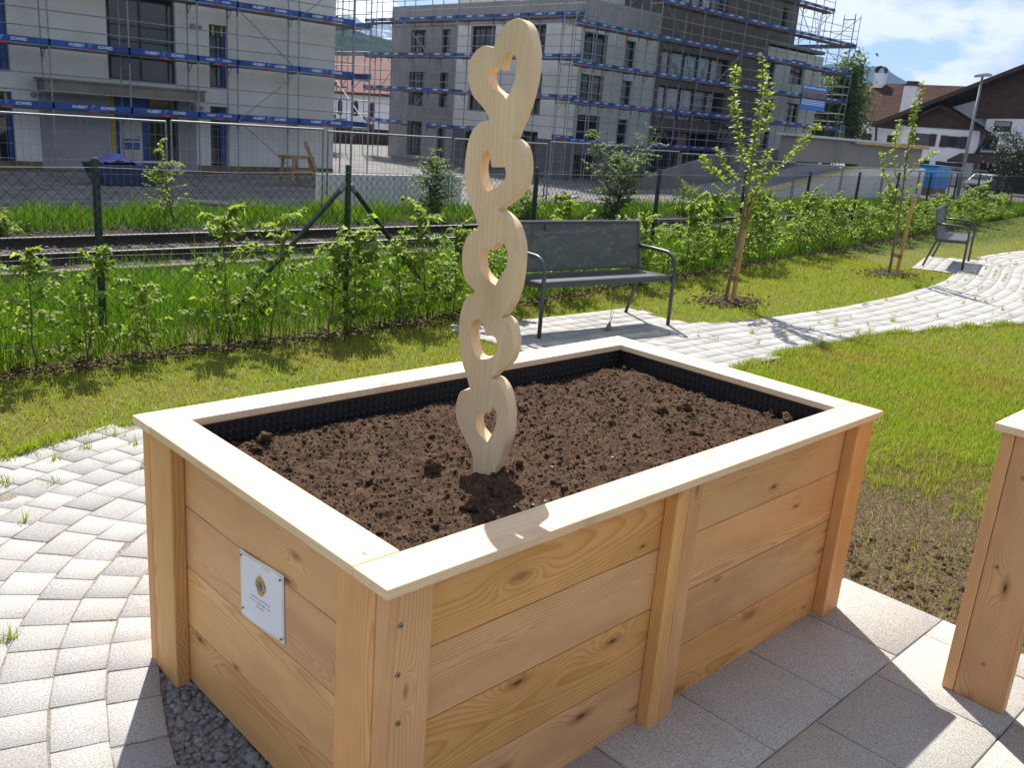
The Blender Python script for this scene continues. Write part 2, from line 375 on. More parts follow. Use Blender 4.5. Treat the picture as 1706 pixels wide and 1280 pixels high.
# mountains: two distant ridges
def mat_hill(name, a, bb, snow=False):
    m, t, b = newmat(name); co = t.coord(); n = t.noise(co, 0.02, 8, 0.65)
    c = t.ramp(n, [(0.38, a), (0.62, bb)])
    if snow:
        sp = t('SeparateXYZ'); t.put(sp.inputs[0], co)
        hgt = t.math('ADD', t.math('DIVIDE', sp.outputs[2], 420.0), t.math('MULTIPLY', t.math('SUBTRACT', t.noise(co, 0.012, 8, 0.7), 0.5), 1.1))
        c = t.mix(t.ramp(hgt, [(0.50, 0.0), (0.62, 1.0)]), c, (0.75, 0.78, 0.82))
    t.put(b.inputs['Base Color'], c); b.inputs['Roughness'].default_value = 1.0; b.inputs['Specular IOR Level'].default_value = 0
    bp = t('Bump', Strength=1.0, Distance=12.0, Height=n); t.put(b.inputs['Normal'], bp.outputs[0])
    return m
def ridge(name, az_h, dist, depth, mat, seed):
    """az_h: (azimuth deg clockwise from +Y, elevation deg of the crest) list"""
    az = np.array([p[0] for p in az_h]); el = np.array([p[1] for p in az_h]); A = np.linspace(az[0], az[-1], 220)
    E = np.interp(A, az, el); V = []; nr = 26
    for k in range(nr):
        f = k/(nr-1); d = dist-depth*(1-f)
        for a, e in zip(A, E):
            n = mn.fractal(Vector((a*0.35+seed, f*3.0, seed)), 0.9, 2.1, 6)
            top = dist*math.tan(math.radians(e))
            h = top*(f**0.85) + n*top*0.10*math.sin(math.pi*min(1, f*0.9+0.05))+ (n*top*0.035 if k == nr-1 else 0)
            V.append((-0.957+d*math.sin(math.radians(a)), -1.26+d*math.cos(math.radians(a)), -2+h))
    V = np.array(V); na = len(A); ii, jj = np.meshgrid(np.arange(nr-1), np.arange(na-1), indexing='ij'); q = (ii*na+jj).ravel()
    return tag(npmesh(name, V, np.stack([q, q+1, q+1+na, q+na], -1), mat, smooth=True), kind='structure')
ridge('hills', [(40, 2.0), (52, 3.4), (58, 3.9), (61, 4.35), (63, 4.5), (64.2, 4.4), (65.3, 4.0), (66.5, 3.5), (68, 2.9), (70, 2.2), (80, 2.0), (95, 2.4)], 2600, 1200, mat_hill('forested_hill_haze_tint', (0.022, 0.040, 0.060), (0.034, 0.056, 0.078)), 3.1)  # blue of the distant haze is mixed into the forest colour
ridge('mountain', [(15, 7.0), (25, 8.0), (31, 7.9), (33, 7.3), (35, 6.6), (37, 5.7), (40, 5.0), (46, 4.0), (52, 3.0)], 3600, 1800, mat_hill('rocky_mountain_haze_tint', (0.10, 0.14, 0.20), (0.20, 0.24, 0.30), True), 8.7)  # rock colour tinted blue to stand for haze
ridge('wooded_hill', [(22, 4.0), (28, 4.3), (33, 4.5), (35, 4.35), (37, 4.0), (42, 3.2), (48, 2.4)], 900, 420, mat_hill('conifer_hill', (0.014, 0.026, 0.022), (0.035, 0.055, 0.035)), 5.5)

# ------------------------------------------------------------------ path of granite setts, laid in rows that follow a curve
base = np.array([(0.0, -1.2), (-0.30, -0.6), (-0.46, 0.0), (-0.47, 0.5), (-0.38, 0.93), (-0.30, 1.15), (-0.21, 1.39), (-0.09, 1.60), (0.08, 1.83), (0.35, 2.08), (0.70, 2.28), (1.1, 2.40), (1.7, 2.46), (3.0, 2.48), (5.0, 2.47), (6.0, 2.44), (7.0, 2.38), (8.45, 2.31), (10.1, 2.38), (11.3, 2.50), (12.3, 2.66), (13.6, 3.0), (15.0, 3.42), (16.2, 3.62), (17.5, 3.68), (19.0, 3.6), (22.0, 3.2)])
def smooth_poly(p, step=0.005):
    d = np.r_[0, np.cumsum(np.hypot(*np.diff(p, axis=0).T))]; s = np.arange(0, d[-1], step); q = np.stack([np.interp(s, d, p[:, 0]), np.interp(s, d, p[:, 1])], -1)
    k = np.hanning(161); k /= k.sum(); pad = np.pad(q, ((80, 80), (0, 0)), mode='edge')
    return np.stack([np.convolve(pad[:, i], k, 'valid') for i in (0, 1)], -1)
C0 = smooth_poly(base); T0 = np.gradient(C0, axis=0); T0 /= np.linalg.norm(T0, axis=1)[:, None]; N0 = np.stack([-T0[:, 1], T0[:, 0]], -1)
PATH = [(-0.9, -1.6), (-1.7, 0.2), (-1.35, 1.5), (-0.75, 2.45), (-0.25, 2.92), (0.11, 3.11), (0.29, 3.20), (0.51, 3.28), (0.84, 3.31), (1.26, 3.33), (3.83, 3.44), (3.84, 4.36), (5.99, 4.18), (5.97, 3.43), (6.97, 3.28), (8.45, 3.21), (10.12, 3.28), (12.2, 3.53), (13.2, 3.75), (12.95, 4.35), (14.85, 4.85), (15.45, 4.30), (16.3, 4.50), (18.5, 4.58), (21.5, 4.15), (21.5, 1.0), (16, 0.3), (12, 1.1), (9.85, 1.78), (8.76, 2.05), (7.57, 2.33), (6.1, 2.40), (5.18, 2.35), (4.2, 2.26), (3.0, 2.1), (2.4, 1.6), (2.2, 1.25), (0.02, 1.25), (0.06, 1.17), (0.03, 0.94), (-0.02, 0.76), (-0.05, 0.4), (-0.02, 0.0), (0.1, -0.5), (0.2, -1.6)]
def pavers():
    V = []; F = []; R = []; w = 0.148; n = 0
    for k in range(-16, 16):
        off = (k+0.5)*w; P = C0+N0*off; Pi = C0+N0*(off-w/2+0.0027); Po = C0+N0*(off+w/2-0.0027)
        if k == 0: pass
        d = np.r_[0, np.cumsum(np.hypot(*np.diff(P, axis=0).T))]
        # rows on the inner side of a tight bend run backwards: drop those samples
        fwd = np.einsum('ij,ij->i', np.gradient(P, axis=0), T0) > 0.001
        s = rng.uniform(0, 0.2)
        while s < d[-1]-0.3:
            L = rng.uniform(0.11, 0.2) if rng.random() < 0.25 else rng.uniform(0.138, 0.168)
            i0 = int((s+0.0028)/(d[-1]/len(d))) if False else np.searchsorted(d, s+0.0028); i1 = np.searchsorted(d, s+L-0.0028); s += L
            if i1 >= len(P) or i1 <= i0 or not fwd[i0:i1].all(): continue
            c = P[(i0+i1)//2]
            if not inside(PATH, np.array([c[0]]), np.array([c[1]]))[0]: continue
            if k < -2 and c[0] < 1.0: continue
            q = np.array([Pi[i0], Pi[i1], Po[i1], Po[i0]])+rng.normal(0, 0.0016, (4, 2)); cc = q.mean(0); t_ = q+(cc-q)*0.022
            z = 0.0235+rng.normal(0, 0.0007); tz = rng.normal(0, 0.0006, 4)
            V += [(*p, 0.002) for p in q]+[(*p, z-0.0018) for p in q]+[(p[0], p[1], z+e) for p, e in zip(t_, tz)]; 
            for a, b_ in ((0, 4), (4, 8)):
                F += [(n+a+i, n+a+(i+1) % 4, n+b_+(i+1) % 4, n+b_+i) for i in range(4)]
            F.append((n+8, n+9, n+10, n+11)); R += [rng.random()]*12; n += 12
    o = npmesh('path', V, F, PAVER, rnd=R); return tag(o, kind='structure')
pavers()
def flat(name, poly, z, mat):
    me = bpy.data.meshes.new(name); me.from_pydata([(x, y, z) for x, y in poly], [], [tuple(range(len(poly)))]); me.materials.append(mat); me.update()
    return tag(link(name, me), kind='structure')
k = PATH.index((0.06, 1.17)); flat('path_bed', PATH[:k]+[(0.0, 1.17), (-0.07, 0.94), (-0.12, 0.76), (-0.15, 0.4), (-0.12, 0.0), (0.0, -0.5), (0.1, -1.6)], 0.0205, JOINT)

# terrace of square slabs
def terrace():
    V = []; F = []; R = []; n = 0
    for j in range(0, 6):
        y1 = 0.12-0.4*j; y0 = y1-0.4; ox = [2.405, 2.235, 2.33, 2.18, 2.40, 2.25][j]
        xr = [ox]; x = ox
        while x > 0.15: x -= 0.4; xr.append(x)
        if ox < 2.40: xr = [2.405]+xr
        for b_, a in zip(xr[:-1], xr[1:]):
            if b_-a < 0.03 or ((a+b_)/2 < 0.42 and y1 > -0.5): continue
            g = 0.0022; q = np.array([(a+g, y0+g), (b_-g, y0+g), (b_-g, y1-g), (a+g, y1-g)]); t_ = q+np.sign(q.mean(0)-q)*0.003
            z = 0.03+rng.normal(0, 0.0006)
            V += [(*p, 0.0) for p in q]+[(*p, z-0.003) for p in q]+[(*p, z) for p in t_]
            for e, h in ((0, 4), (4, 8)): F += [(n+e+i, n+e+(i+1) % 4, n+h+(i+1) % 4, n+h+i) for i in range(4)]
            F.append((n+8, n+9, n+10, n+11)); R += [rng.random()]*12; n += 12
    return tag(npmesh('terrace', V, F, SLAB, rnd=R), kind='structure')
terrace(); flat('terrace_bed', [(0.0, -2.3), (2.41, -2.3), (2.41, 0.125), (0.0, 0.125)], 0.010, CONC_DARK)

# ------------------------------------------------------------------ blades, leaves, lumps
def blades(x, y, z, L, W_, lean, name, mat, rnd, kind='stuff', seg=1, az=None, parent=None):
    n = len(x); az = rng.uniform(0, 2*np.pi, n) if az is None else az; la = rng.uniform(0, 2*np.pi, n); ln = np.abs(rng.normal(0, lean, n))*L
    bx = np.cos(az)*W_/2; by = np.sin(az)*W_/2
    B0 = np.stack([x-bx, y-by, z], -1); B1 = np.stack([x+bx, y+by, z], -1); tip = np.stack([x+np.cos(la)*ln, y+np.sin(la)*ln, z+np.sqrt(np.maximum(L*L-ln*ln*0.8, (0.35*L)**2))], -1)
    if seg == 1:
        V = np.stack([B0, B1, tip], 1).reshape(-1, 3); F = np.arange(3*n).reshape(n, 3); k = 3
    else:
        mid = np.stack([x+np.cos(la)*ln*0.3, y+np.sin(la)*ln*0.3, z+(tip[:, 2]-z)*0.58], -1); mm = np.stack([bx*0.75, by*0.75, np.zeros(n)], -1)
        V = np.stack([B0, B1, mid+mm, mid-mm, tip], 1).reshape(-1, 3); i = np.arange(n)*5
        F = np.concatenate([np.stack([i, i+1, i+2], -1), np.stack([i, i+2, i+3], -1), np.stack([i+3, i+2, i+4], -1)]); k = 5
    return tag(npmesh(name, V, F, mat, rnd=np.repeat(rnd, k), parent=parent), kind=kind)

def vnoise(x, y, s, seed=0.0):
    return np.array([mn.noise(Vector((a*s+seed, b_*s, seed))) for a, b_ in zip(x, y)])
def lawn_pts(n, x0, x1, y0, y1):
    x = rng.uniform(x0, x1, n); y = rng.uniform(y0, y1, n)
    ok = ~inside(PATH, x, y) & ~((x > -0.2) & (x < 2.43) & (y < 1.27) & (y > -3)) & (y < fence_y(x)-0.55+rng.normal(0, 0.04, n))
    return x[ok], y[ok]
LX = []; LY = []
for n, bx in ((70000, (-1.5, 6, 2.7, 5.2)), (55000, (6, 13, 2.9, 6.2)), (26000, (13, 32, 3.2, 9.0)), (150000, (2.4, 7, -1.0, 2.5)), (60000, (7, 12.5, -1.0, 2.45)), (16000, (12.5, 30, 0, 4.5))):
    a, b_ = lawn_pts(n, *bx); LX.append(a); LY.append(b_)
LX = np.concatenate(LX); LY = np.concatenate(LY)
nn = vnoise(LX, LY, 1.7, 3.3); n2 = vnoise(LX, LY, 7.0, 9.1)
dd = np.sqrt((LX-3.0)**2*0.55+(LY-0.12)**2)+0.55*vnoise(LX, LY, 1.9, 1.2)+0.25*n2
keep = rng.random(len(LX)) < np.clip((dd-0.55)/0.55, 0.05, 1.0); LX, LY, nn, n2, dd = [q[keep] for q in (LX, LY, nn, n2, dd)]
dist = np.hypot(LX+0.96, LY+1.26)
rn = np.clip(0.50+0.42*nn+0.28*n2+rng.normal(0, 0.2, len(LX)), 0, 1)
blades(LX, LY, np.zeros(len(LX)), np.clip(rng.normal(0.040, 0.012, len(LX))*(1+0.35*n2), 0.012, 0.09), np.clip(0.0032+0.0005*dist, 0.003, 0.011), 0.55, 'lawn_grass', GRASS_LAWN, rn)
# dry stalks and clods on the bare patch
a = rng.uniform(2.43, 4.9, 42000); b_ = rng.uniform(-0.9, 1.1, 42000)
d2 = np.sqrt((a-3.0)**2*0.55+(b_-0.12)**2)+0.5*vnoise(a, b_, 1.9, 1.2); k = (d2 < 0.95) & ~((a > 1.9) & (a < 2.42)); a, b_ = a[k], b_[k]
blades(a, b_, np.full(len(a), 0.003), rng.uniform(0.012, 0.04, len(a)), np.full(len(a), 0.0035), 0.95, 'dry_grass', GRASS_DRY, rng.random(len(a)))

def ico(sub):
    import bmesh
    bm = bmesh.new(); bmesh.ops.create_icosphere(bm, subdivisions=sub, radius=1.0)
    V = np.array([v.co[:] for v in bm.verts]); F = np.array([[v.index for v in f.verts] for f in bm.faces]); bm.free(); return V, F
def lumps(c, s, name, mat, sub=2, rough=0.25, kind='stuff', smooth=True, flatz=1.0, parent=None):
    V0, F0 = ico(sub); n = len(c); nv = len(V0)
    A = rng.normal(size=(n, 3, 3)); Q = np.linalg.qr(A)[0]
    # several random shapes of bumps
    sh = [1+rough*np.array([mn.noise(Vector(v*1.6)+Vector((i*7.1, 0, 0))) for v in map(Vector, V0)]) for i in range(14)]
    f = np.stack([sh[i % 14] for i in range(n)])
    st = rng.uniform(0.62, 1.25, (n, 1, 3)); P = V0[None]*f[..., None]*st; P = np.einsum('nij,nvj->nvi', Q, P); P[..., 2] *= flatz
    P = P*np.asarray(s)[:, None, None]+np.asarray(c)[:, None, :]
    F = (F0[None]+(np.arange(n)*nv)[:, None, None]).reshape(-1, 3)
    return tag(npmesh(name, P.reshape(-1, 3), F, mat, smooth=smooth, rnd=np.repeat(rng.random(n), nv), parent=parent), kind=kind)

# clods on the bare patch
a = rng.uniform(2.44, 3.4, 900); b_ = rng.uniform(-0.7, 0.5, 900); k = np.sqrt((a-2.6)**2*0.6+(b_+0.15)**2) < 0.48; a, b_ = a[k], b_[k]
lumps(np.stack([a, b_, np.full(len(a), 0.002)], -1), rng.gamma(1.5, 0.0026, len(a))+0.0018, 'soil_clods', SOIL, 2, 0.9, smooth=False)

# pebbles in the bed at the foot of the planter
pts = []
GPOLY = [(0.02, 1.23), (-0.065, 0.95), (-0.115, 0.78), (-0.165, 0.4), (-0.15, 0.0), (-0.05, -0.5), (0.42, -0.5), (0.42, 0.05), (0.12, 0.05), (0.12, 1.23)]
x = rng.uniform(-0.2, 0.42, 26000); y = rng.uniform(-0.5, 1.22, 26000); k = inside(GPOLY, x, y); x, y = x[k], y[k]
acc = []
for px, py in zip(x, y):
    r = rng.uniform(0.0095, 0.0175)
    if all((px-q[0])**2+(py-q[1])**2 > (0.60*(r+q[2]))**2 for q in acc): acc.append((px, py, r))
acc = np.array(acc); cz = 0.004+rng.uniform(0, 0.010, len(acc))
lumps(np.stack([acc[:, 0], acc[:, 1], cz], -1), acc[:, 2]*1.08, 'gravel', PEBBLE, 2, 0.22, flatz=0.7)
flat('gravel_bed', GPOLY, 0.009, CONC_DARK)

# weeds in the joints of the paving
wx = []; wy = []; wl = []
WEEDPX = [(0.32, 3.02), (0.47, 3.08), (0.70, 3.02), (0.05, 2.82), (0.62, 2.72), (0.66, 3.18), (-0.42, 1.55), (-0.30, 1.57), (0.0, 2.4), (0.22, 2.75), (0.75, 2.60), (0.9, 2.9), (-0.35, 1.95)]
for _ in range(120):
    i = rng.integers(1600, len(C0)-240); o_ = (rng.integers(-3, 6)+0.5)*0.148; p = C0[i]+N0[i]*o_
    if inside(PATH, np.array([p[0]]), np.array([p[1]]))[0] and p[0] > 4.5: WEEDPX.append(tuple(p))
for (px, py) in WEEDPX:
    n = rng.integers(8, 26); wx += list(rng.normal(px, 0.022, n)); wy += list(rng.normal(py, 0.010, n)); wl += list(rng.uniform(0.02, 0.075, n))
wx, wy, wl = map(np.array, (wx, wy, wl))
blades(wx, wy, np.full(len(wx), 0.02), wl, np.full(len(wx), 0.005), 0.8, 'joint_weeds', GRASS_LAWN, rng.uniform(0.2, 0.9, len(wx)), seg=2)
# ragged grass hanging over the edge of the lawn
ex = []; ey = []
EDGE = [(4.2, 2.26), (5.18, 2.35), (6.1, 2.40), (7.57, 2.33), (8.76, 2.05), (9.85, 1.78)]
for (p, q) in zip(EDGE[:-1], EDGE[1:]):
    n = 700; f = rng.random(n); ex += list(p[0]+(q[0]-p[0])*f); ey += list(p[1]+(q[1]-p[1])*f+rng.normal(-0.01, 0.025, n))
for (p, q) in zip([(0.11, 3.11), (0.29, 3.2), (0.51, 3.28), (0.84, 3.31), (1.26, 3.33)], [(0.29, 3.2), (0.51, 3.28), (0.84, 3.31), (1.26, 3.33), (3.83, 3.44)]):
    n = 260; f = rng.random(n); ex += list(p[0]+(q[0]-p[0])*f); ey += list(p[1]+(q[1]-p[1])*f+rng.normal(0.01, 0.02, n))
ex = np.array(ex); ey = np.array(ey); pn = np.clip(1+1.2*vnoise(ex, ey, 3.0, 4.0), 0.3, 2.2)
blades(ex, ey, np.zeros(len(ex)), rng.uniform(0.03, 0.07, len(ex))*pn, np.full(len(ex), 0.007), 0.75, 'lawn_edge_grass', GRASS_LAWN, rng.uniform(0.4, 1.0, len(ex)), seg=2)

# tall grass on the slope and on the far verge
def meadow(n, x0, x1, ya, yb, name, Lm, Ls, wd):
    x = x0+(x1-x0)*rng.random(n)**1.35; f = rng.random(n); y = ya(x)+(yb(x)-ya(x))*f
    cl = vnoise(x, y, 1.3, 2.0); k = rng.random(n) < 0.72+0.6*cl; x, y, cl = x[k], y[k], cl[k]
    L = np.clip(rng.normal(Lm, Ls, len(x))*(1+0.7*cl), 0.06, 1.0)
    return blades(x, y, height(x, y)-0.01, L, wd*(0.8+0.04*np.hypot(x, y)), 0.42, name, GRASS_TALL, np.clip(0.5+0.5*cl+rng.normal(0, 0.22, len(x)), 0, 1), seg=2)
meadow(95000, -2.5, 34, lambda x: fence_y(x)-0.42, lambda x: np.maximum(fence_y(x)+0.9, 9.3), 'meadow_grass', 0.28, 0.09, 0.0075)
meadow(26000, -3, 16, lambda x: fence_y(x)-0.5, lambda x: fence_y(x)+1.2, 'hedge_grass', 0.22, 0.08, 0.006)
meadow(60000, 0, 48, lambda x: 14.25+0*x, lambda x: 16.2+0*x, 'verge_grass', 0.22, 0.08, 0.010)
# ballast stones
n = 5200; x = -2+36*rng.random(n)**1.3; y = rng.uniform(10.1, 14.3, n)
lumps(np.stack([x, y, height(x, y)+0.005], -1), rng.uniform(0.016, 0.034, n), 'ballast', mat_stone('ballast_stone', (0.06, 0.052, 0.046), (0.10, 0.09, 0.08), (0.17, 0.16, 0.15), scale=40, attr=True), 1, 0.4, smooth=False)
# bark mulch: strip under the hedge and rings round the saplings
mx_ = []; my_ = []
n = 3600; x = -1.5+26*rng.random(n)**1.7; y = fence_y(x)-0.52+rng.normal(0, 0.085, n); mx_ += list(x); my_ += list(y)
for cx, cy_, rx, ry in ((7.45, 4.0, 0.5, 0.32), (11.85, 4.22, 0.6, 0.36)):
    n = 900; r = np.abs(rng.normal(0, 0.52, n)); an = rng.uniform(0, 2*np.pi, n); mx_ += list(cx+rx*r*np.cos(an)); my_ += list(cy_+ry*r*np.sin(an))
mx_ = np.array(mx_); my_ = np.array(my_)
lumps(np.stack([mx_, my_, 0.012+rng.uniform(0, 0.02, len(mx_))], -1), rng.uniform(0.009, 0.024, len(mx_)), 'bark_mulch', MULCH, 1, 0.3, smooth=False, flatz=0.55)

# ------------------------------------------------------------------ raised beds
def board(mb, x0, x1, y0, y1, z0, z1, grain, **k): mb.box(x0, x1, y0, y1, z0, z1, grain=grain, **k)
BED = thing('raised_bed', 'large honey coloured larch raised bed with hearts sculpture and paper notice', 'raised bed', (1.085, 0.617, 0))
BL, BD, BH = 2.1715, 1.2346, 0.82
ZS = [0.024, 0.213, 0.405, 0.595, 0.790]
def panel_boards(axis, fixed0, fixed1, a0, a1):
    mb = MB()
    for z0, z1 in zip(ZS[:-1], ZS[1:]):
        if axis == 0: board(mb, a0, a1, fixed0, fixed1, z0+0.0012, z1-0.0012, 0)
        else: board(mb, fixed0, fixed1, a0, a1, z0+0.0012, z1-0.0012, 1)
    return mb
T = 0.062
mb = panel_boards(0, T, T+0.04, T+0.04, 1.060); mb2 = panel_boards(0, T, T+0.04, 1.062, BL-T-0.04)
mb.add(mb2.V, mb2.F, 0, mb2.B, None); mb.R[-len(mb2.R):] = mb2.R
mb.build('front_panel', WOOD, BED, bevel=0.003, attrs=True)
panel_boards(0, BD-T-0.04, BD-T, T+0.04, BL-T-0.04).build('back_panel', WOOD, BED, bevel=0.003, attrs=True)
panel_boards(1, T, T+0.04, T+0.0405, BD-T-0.0405).build('end_panel', WOOD, BED, bevel=0.003, attrs=True)
panel_boards(1, BL-T-0.04, BL-T, T+0.0405, BD-T-0.0405).build('end_panel', WOOD, BED, bevel=0.003, attrs=True)
SCREW = simple('zinc_screw', (0.28, 0.26, 0.20), 0.45, metal=0.8, var=0.2); HOLE = simple('screw_slot', (0.02, 0.018, 0.015), 0.7)
def corner(sx, sy, screws=False):
    X = lambda a: a if sx < 0 else BL-a
    Y = lambda a: a if sy < 0 else BD-a
    mb = MB()
    f = lambda a, b_: (min(a, b_), max(a, b_))
    board(mb, *f(X(0.02), X(0.137)), *f(Y(0.018), Y(0.0615)), 0.012, 0.7945, 2)
    board(mb, *f(X(0.0195), X(0.0615)), *f(Y(0.0635), Y(0.203)), 0.010, 0.7945, 2)
    o = mb.build('corner_post', WOOD, BED, bevel=0.004, attrs=True)
    if screws:
        for z, dx in ((0.715, 0.052), (0.60, 0.050), (0.48, 0.056), (0.345, 0.053)):
            s = MB(); s.tube([(dx, 0.0195, z), (dx, 0.0155, z)], [0.0068, 0.0068], 14); s.tube([(dx, 0.0157, z), (dx, 0.0148, z)], 0.0028, 6, mat=1)
            s.build('screw', [SCREW, HOLE], o)
    return o
corner(-1, -1, True); corner(1, -1); corner(-1, 1); corner(1, 1)
mb = MB(); board(mb, 0.985, 1.040, 0.019, 0.0615, 0.012, 0.7945, 2, rnd=0.93); board(mb, 1.0405, 1.104, 0.0195, 0.0615, 0.010, 0.7945, 2, rnd=0.31)
mb.build('middle_post', WOOD, BED, bevel=0.004, attrs=True)
CW = 0.119
for nm, b in (('f', (0, BL, 0, CW)), ('b', (0, BL, BD-CW, BD)), ('l', (0.0015, CW+0.004, CW+0.002, BD-CW-0.002)), ('r', (BL-CW-0.004, BL-0.0015, CW+0.002, BD-CW-0.002))):
    mb = MB(); board(mb, *b, 0.795, BH, 0 if nm in 'fb' else 1, rnd={'f': 0.42, 'b': 0.66, 'l': 0.13, 'r': 0.81}[nm]); mb.build('coping_board', WOOD_TOP_SUNLIT, BED, bevel=0.004, attrs=True)
# dimpled liner
mb = MB(); i0 = T+0.041; e = 0.006
for (x0, x1, y0, y1, ax) in ((i0, BL-i0, BD-i0-e, BD-i0, 0), (i0, BL-i0, i0, i0+e, 0), (i0, i0+e, i0+e, BD-i0-e, 1), (BL-i0-e, BL-i0, i0+e, BD-i0-e, 1)):
    mb.box(x0, x1, y0, y1, 0.45, 0.788)
for z in np.arange(0.665, 0.79, 0.022):
    for x in np.arange(i0+0.02, BL-i0-0.01, 0.024):
        y = BD-i0-e; r = 0.008; mb.add([(x-r, y, z-r), (x+r, y, z-r), (x+r, y, z+r), (x-r, y, z+r), (x-r*.5, y-0.007, z-r*.5), (x+r*.5, y-0.007, z-r*.5), (x+r*.5, y-0.007, z+r*.5), (x-r*.5, y-0.007, z+r*.5)], [(0, 1, 5, 4), (1, 2, 6, 5), (2, 3, 7, 6), (3, 0, 4, 7), (4, 5, 6, 7)])
    for y in np.arange(i0+0.03, BD-i0-0.02, 0.024):
        x = BL-i0-e; mb.add([(x, y-r, z-r), (x, y+r, z-r), (x, y+r, z+r), (x, y-r, z+r), (x-0.007, y-r*.5, z-r*.5), (x-0.007, y+r*.5, z-r*.5), (x-0.007, y+r*.5, z+r*.5), (x-0.007, y-r*.5, z+r*.5)], [(0, 1, 5, 4), (1, 2, 6, 5), (2, 3, 7, 6), (3, 0, 4, 7), (4, 5, 6, 7)])
mb.build('liner', LINER, BED)
# soil
sx_ = np.linspace(i0+e, BL-i0-e, 420); sy_ = np.linspace(i0+e, BD-i0-e, 225); SX, SY = np.meshgrid(sx_, sy_)
def soil_z(x, y):
    v = Vector((x, y, 0.0)); z = 0.736+0.018*mn.noise(v*2.3)+0.014*mn.fractal(v*8+Vector((3, 1, 0)), 0.8, 2.0, 4)+0.0075*mn.fractal(v*34, 0.6, 2.1, 4)+0.0035*mn.noise(v*85)+0.002*mn.noise(v*190)
    ed = min(BD-i0-y, BL-i0-x)
    return z-0.035*max(0, 1-ed/0.13)**1.4+0.012*max(0, 1-min(x-i0, y-i0)/0.2)
SZ = np.array([soil_z(a, b_) for a, b_ in zip(SX.ravel(), SY.ravel())])
ns = len(sx_); ii, jj = np.meshgrid(np.arange(len(sy_)-1), np.arange(ns-1), indexing='ij'); q = (ii*ns+jj).ravel()
tag(npmesh('soil', np.stack([SX.ravel(), SY.ravel(), SZ], -1), np.stack([q, q+1, q+1+ns, q+ns], -1), SOIL, smooth=True), kind='stuff')
n = 15000; x = rng.uniform(i0+0.02, BL-i0-0.02, n); y = rng.uniform(i0+0.02, BD-i0-0.03, n); z = np.array([soil_z(a, b_) for a, b_ in zip(x, y)])
s = np.clip(rng.gamma(0.75, 0.0018, n)+0.0010, 0, 0.016)
lumps(np.stack([x, y, z+s*0.25], -1), s, 'soil_lumps', SOIL, 1, 0.7)
big = np.array([(0.30, 1.02, 0.026), (1.72, 0.53, 0.02), (1.62, 0.56, 0.018), (2.02, 0.35, 0.026), (1.98, 0.26, 0.024), (0.60, 0.60, 0.022), (0.80, 0.27, 0.014), (0.25, 0.98, 0.018), (1.25, 1.03, 0.02), (1.1, 0.62, 0.014), (0.42, 0.20, 0.022), (0.5, 0.33, 0.018)])
lumps(np.stack([big[:, 0], big[:, 1], np.array([soil_z(a, b_) for a, b_ in big[:, :2]])+big[:, 2]*0.4], -1), big[:, 2], 'soil_clumps', SOIL, 3, 0.9)
STONE_W = simple('white_stone', (0.7, 0.66, 0.58), 0.7)
wp = [(0.62, 0.28), (0.67, 0.26), (0.70, 0.245), (0.47, 0.57), (0.92, 0.43), (1.65, 0.18), (1.1, 0.35)]
lumps(np.array([(a, b_, soil_z(a, b_)+0.003) for a, b_ in wp]), np.full(len(wp), 0.0045), 'white_pebbles', STONE_W, 1, 0.5, flatz=0.5)

# second bed at the right-hand edge, taller, standing on legs
BED2 = thing('raised_bed', 'taller larch raised bed cut off by the right edge of the photo', 'raised bed', (2.6, -0.7, 0))
mb = MB(); board(mb, 1.945, 1.985, -0.492, -0.455, 0.032, 0.925, 2, rnd=0.6); board(mb, 1.9455, 1.985, -0.645, -0.4935, 0.030, 0.925, 2, rnd=0.15)
lg = mb.build('leg', WOOD, BED2, bevel=0.004, attrs=True)
for z, yy in ((0.50, -0.53), (0.17, -0.56), (0.80, -0.54)):
    s = MB(); s.tube([(1.947, yy, z), (1.942, yy, z)], 0.006, 12); s.build('screw', SCREW, lg)
mb = MB(); board(mb, 3.9, 4.04, -0.645, -0.455, 0.012, 0.925, 2); mb.build('leg', WOOD, BED2, bevel=0.004, attrs=True)
mb = MB(); board(mb, 1.945, 2.085, -1.60, -1.56, 0.012, 0.925, 2); mb.build('leg', WOOD, BED2, bevel=0.004, attrs=True)
mb = MB()
for z0, z1 in ((0.60, 0.755), (0.757, 0.925)): board(mb, 2.00, 4.0, -0.535, -0.50, z0, z1, 0)
mb.build('side_panel', WOOD, BED2, bevel=0.003, attrs=True)
mb = MB()
for z0, z1 in ((0.60, 0.755), (0.757, 0.925)): board(mb, 1.987, 2.02, -1.56, -0.65, z0, z1, 1)
mb.build('end_panel', WOOD, BED2, bevel=0.003, attrs=True)
mb = MB(); board(mb, 1.925, 4.06, -0.555, -0.435, 0.926, 0.951, 0, rnd=0.7); mb.build('coping_board', WOOD_TOP_SUNLIT, BED2, bevel=0.004, attrs=True)
mb = MB(); board(mb, 1.9255, 2.045, -1.62, -0.557, 0.926, 0.951, 1, rnd=0.2); mb.build('coping_board', WOOD_TOP_SUNLIT, BED2, bevel=0.004, attrs=True)
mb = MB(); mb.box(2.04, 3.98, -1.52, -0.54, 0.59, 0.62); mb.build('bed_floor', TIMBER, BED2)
mb = MB(); board(mb, 3.94, 4.06, -1.62, -0.557, 0.926, 0.951, 1, rnd=0.55); mb.build('coping_board', WOOD_TOP_SUNLIT, BED2, bevel=0.004, attrs=True)
mb = MB(); board(mb, 2.047, 3.938, -1.62, -1.50, 0.926, 0.951, 0, rnd=0.35); mb.build('coping_board', WOOD_TOP_SUNLIT, BED2, bevel=0.004, attrs=True)
mb = MB(); board(mb, 3.965, 4.0, -1.56, -0.54, 0.60, 0.925, 1); mb.build('end_panel', WOOD, BED2, bevel=0.003, attrs=True)
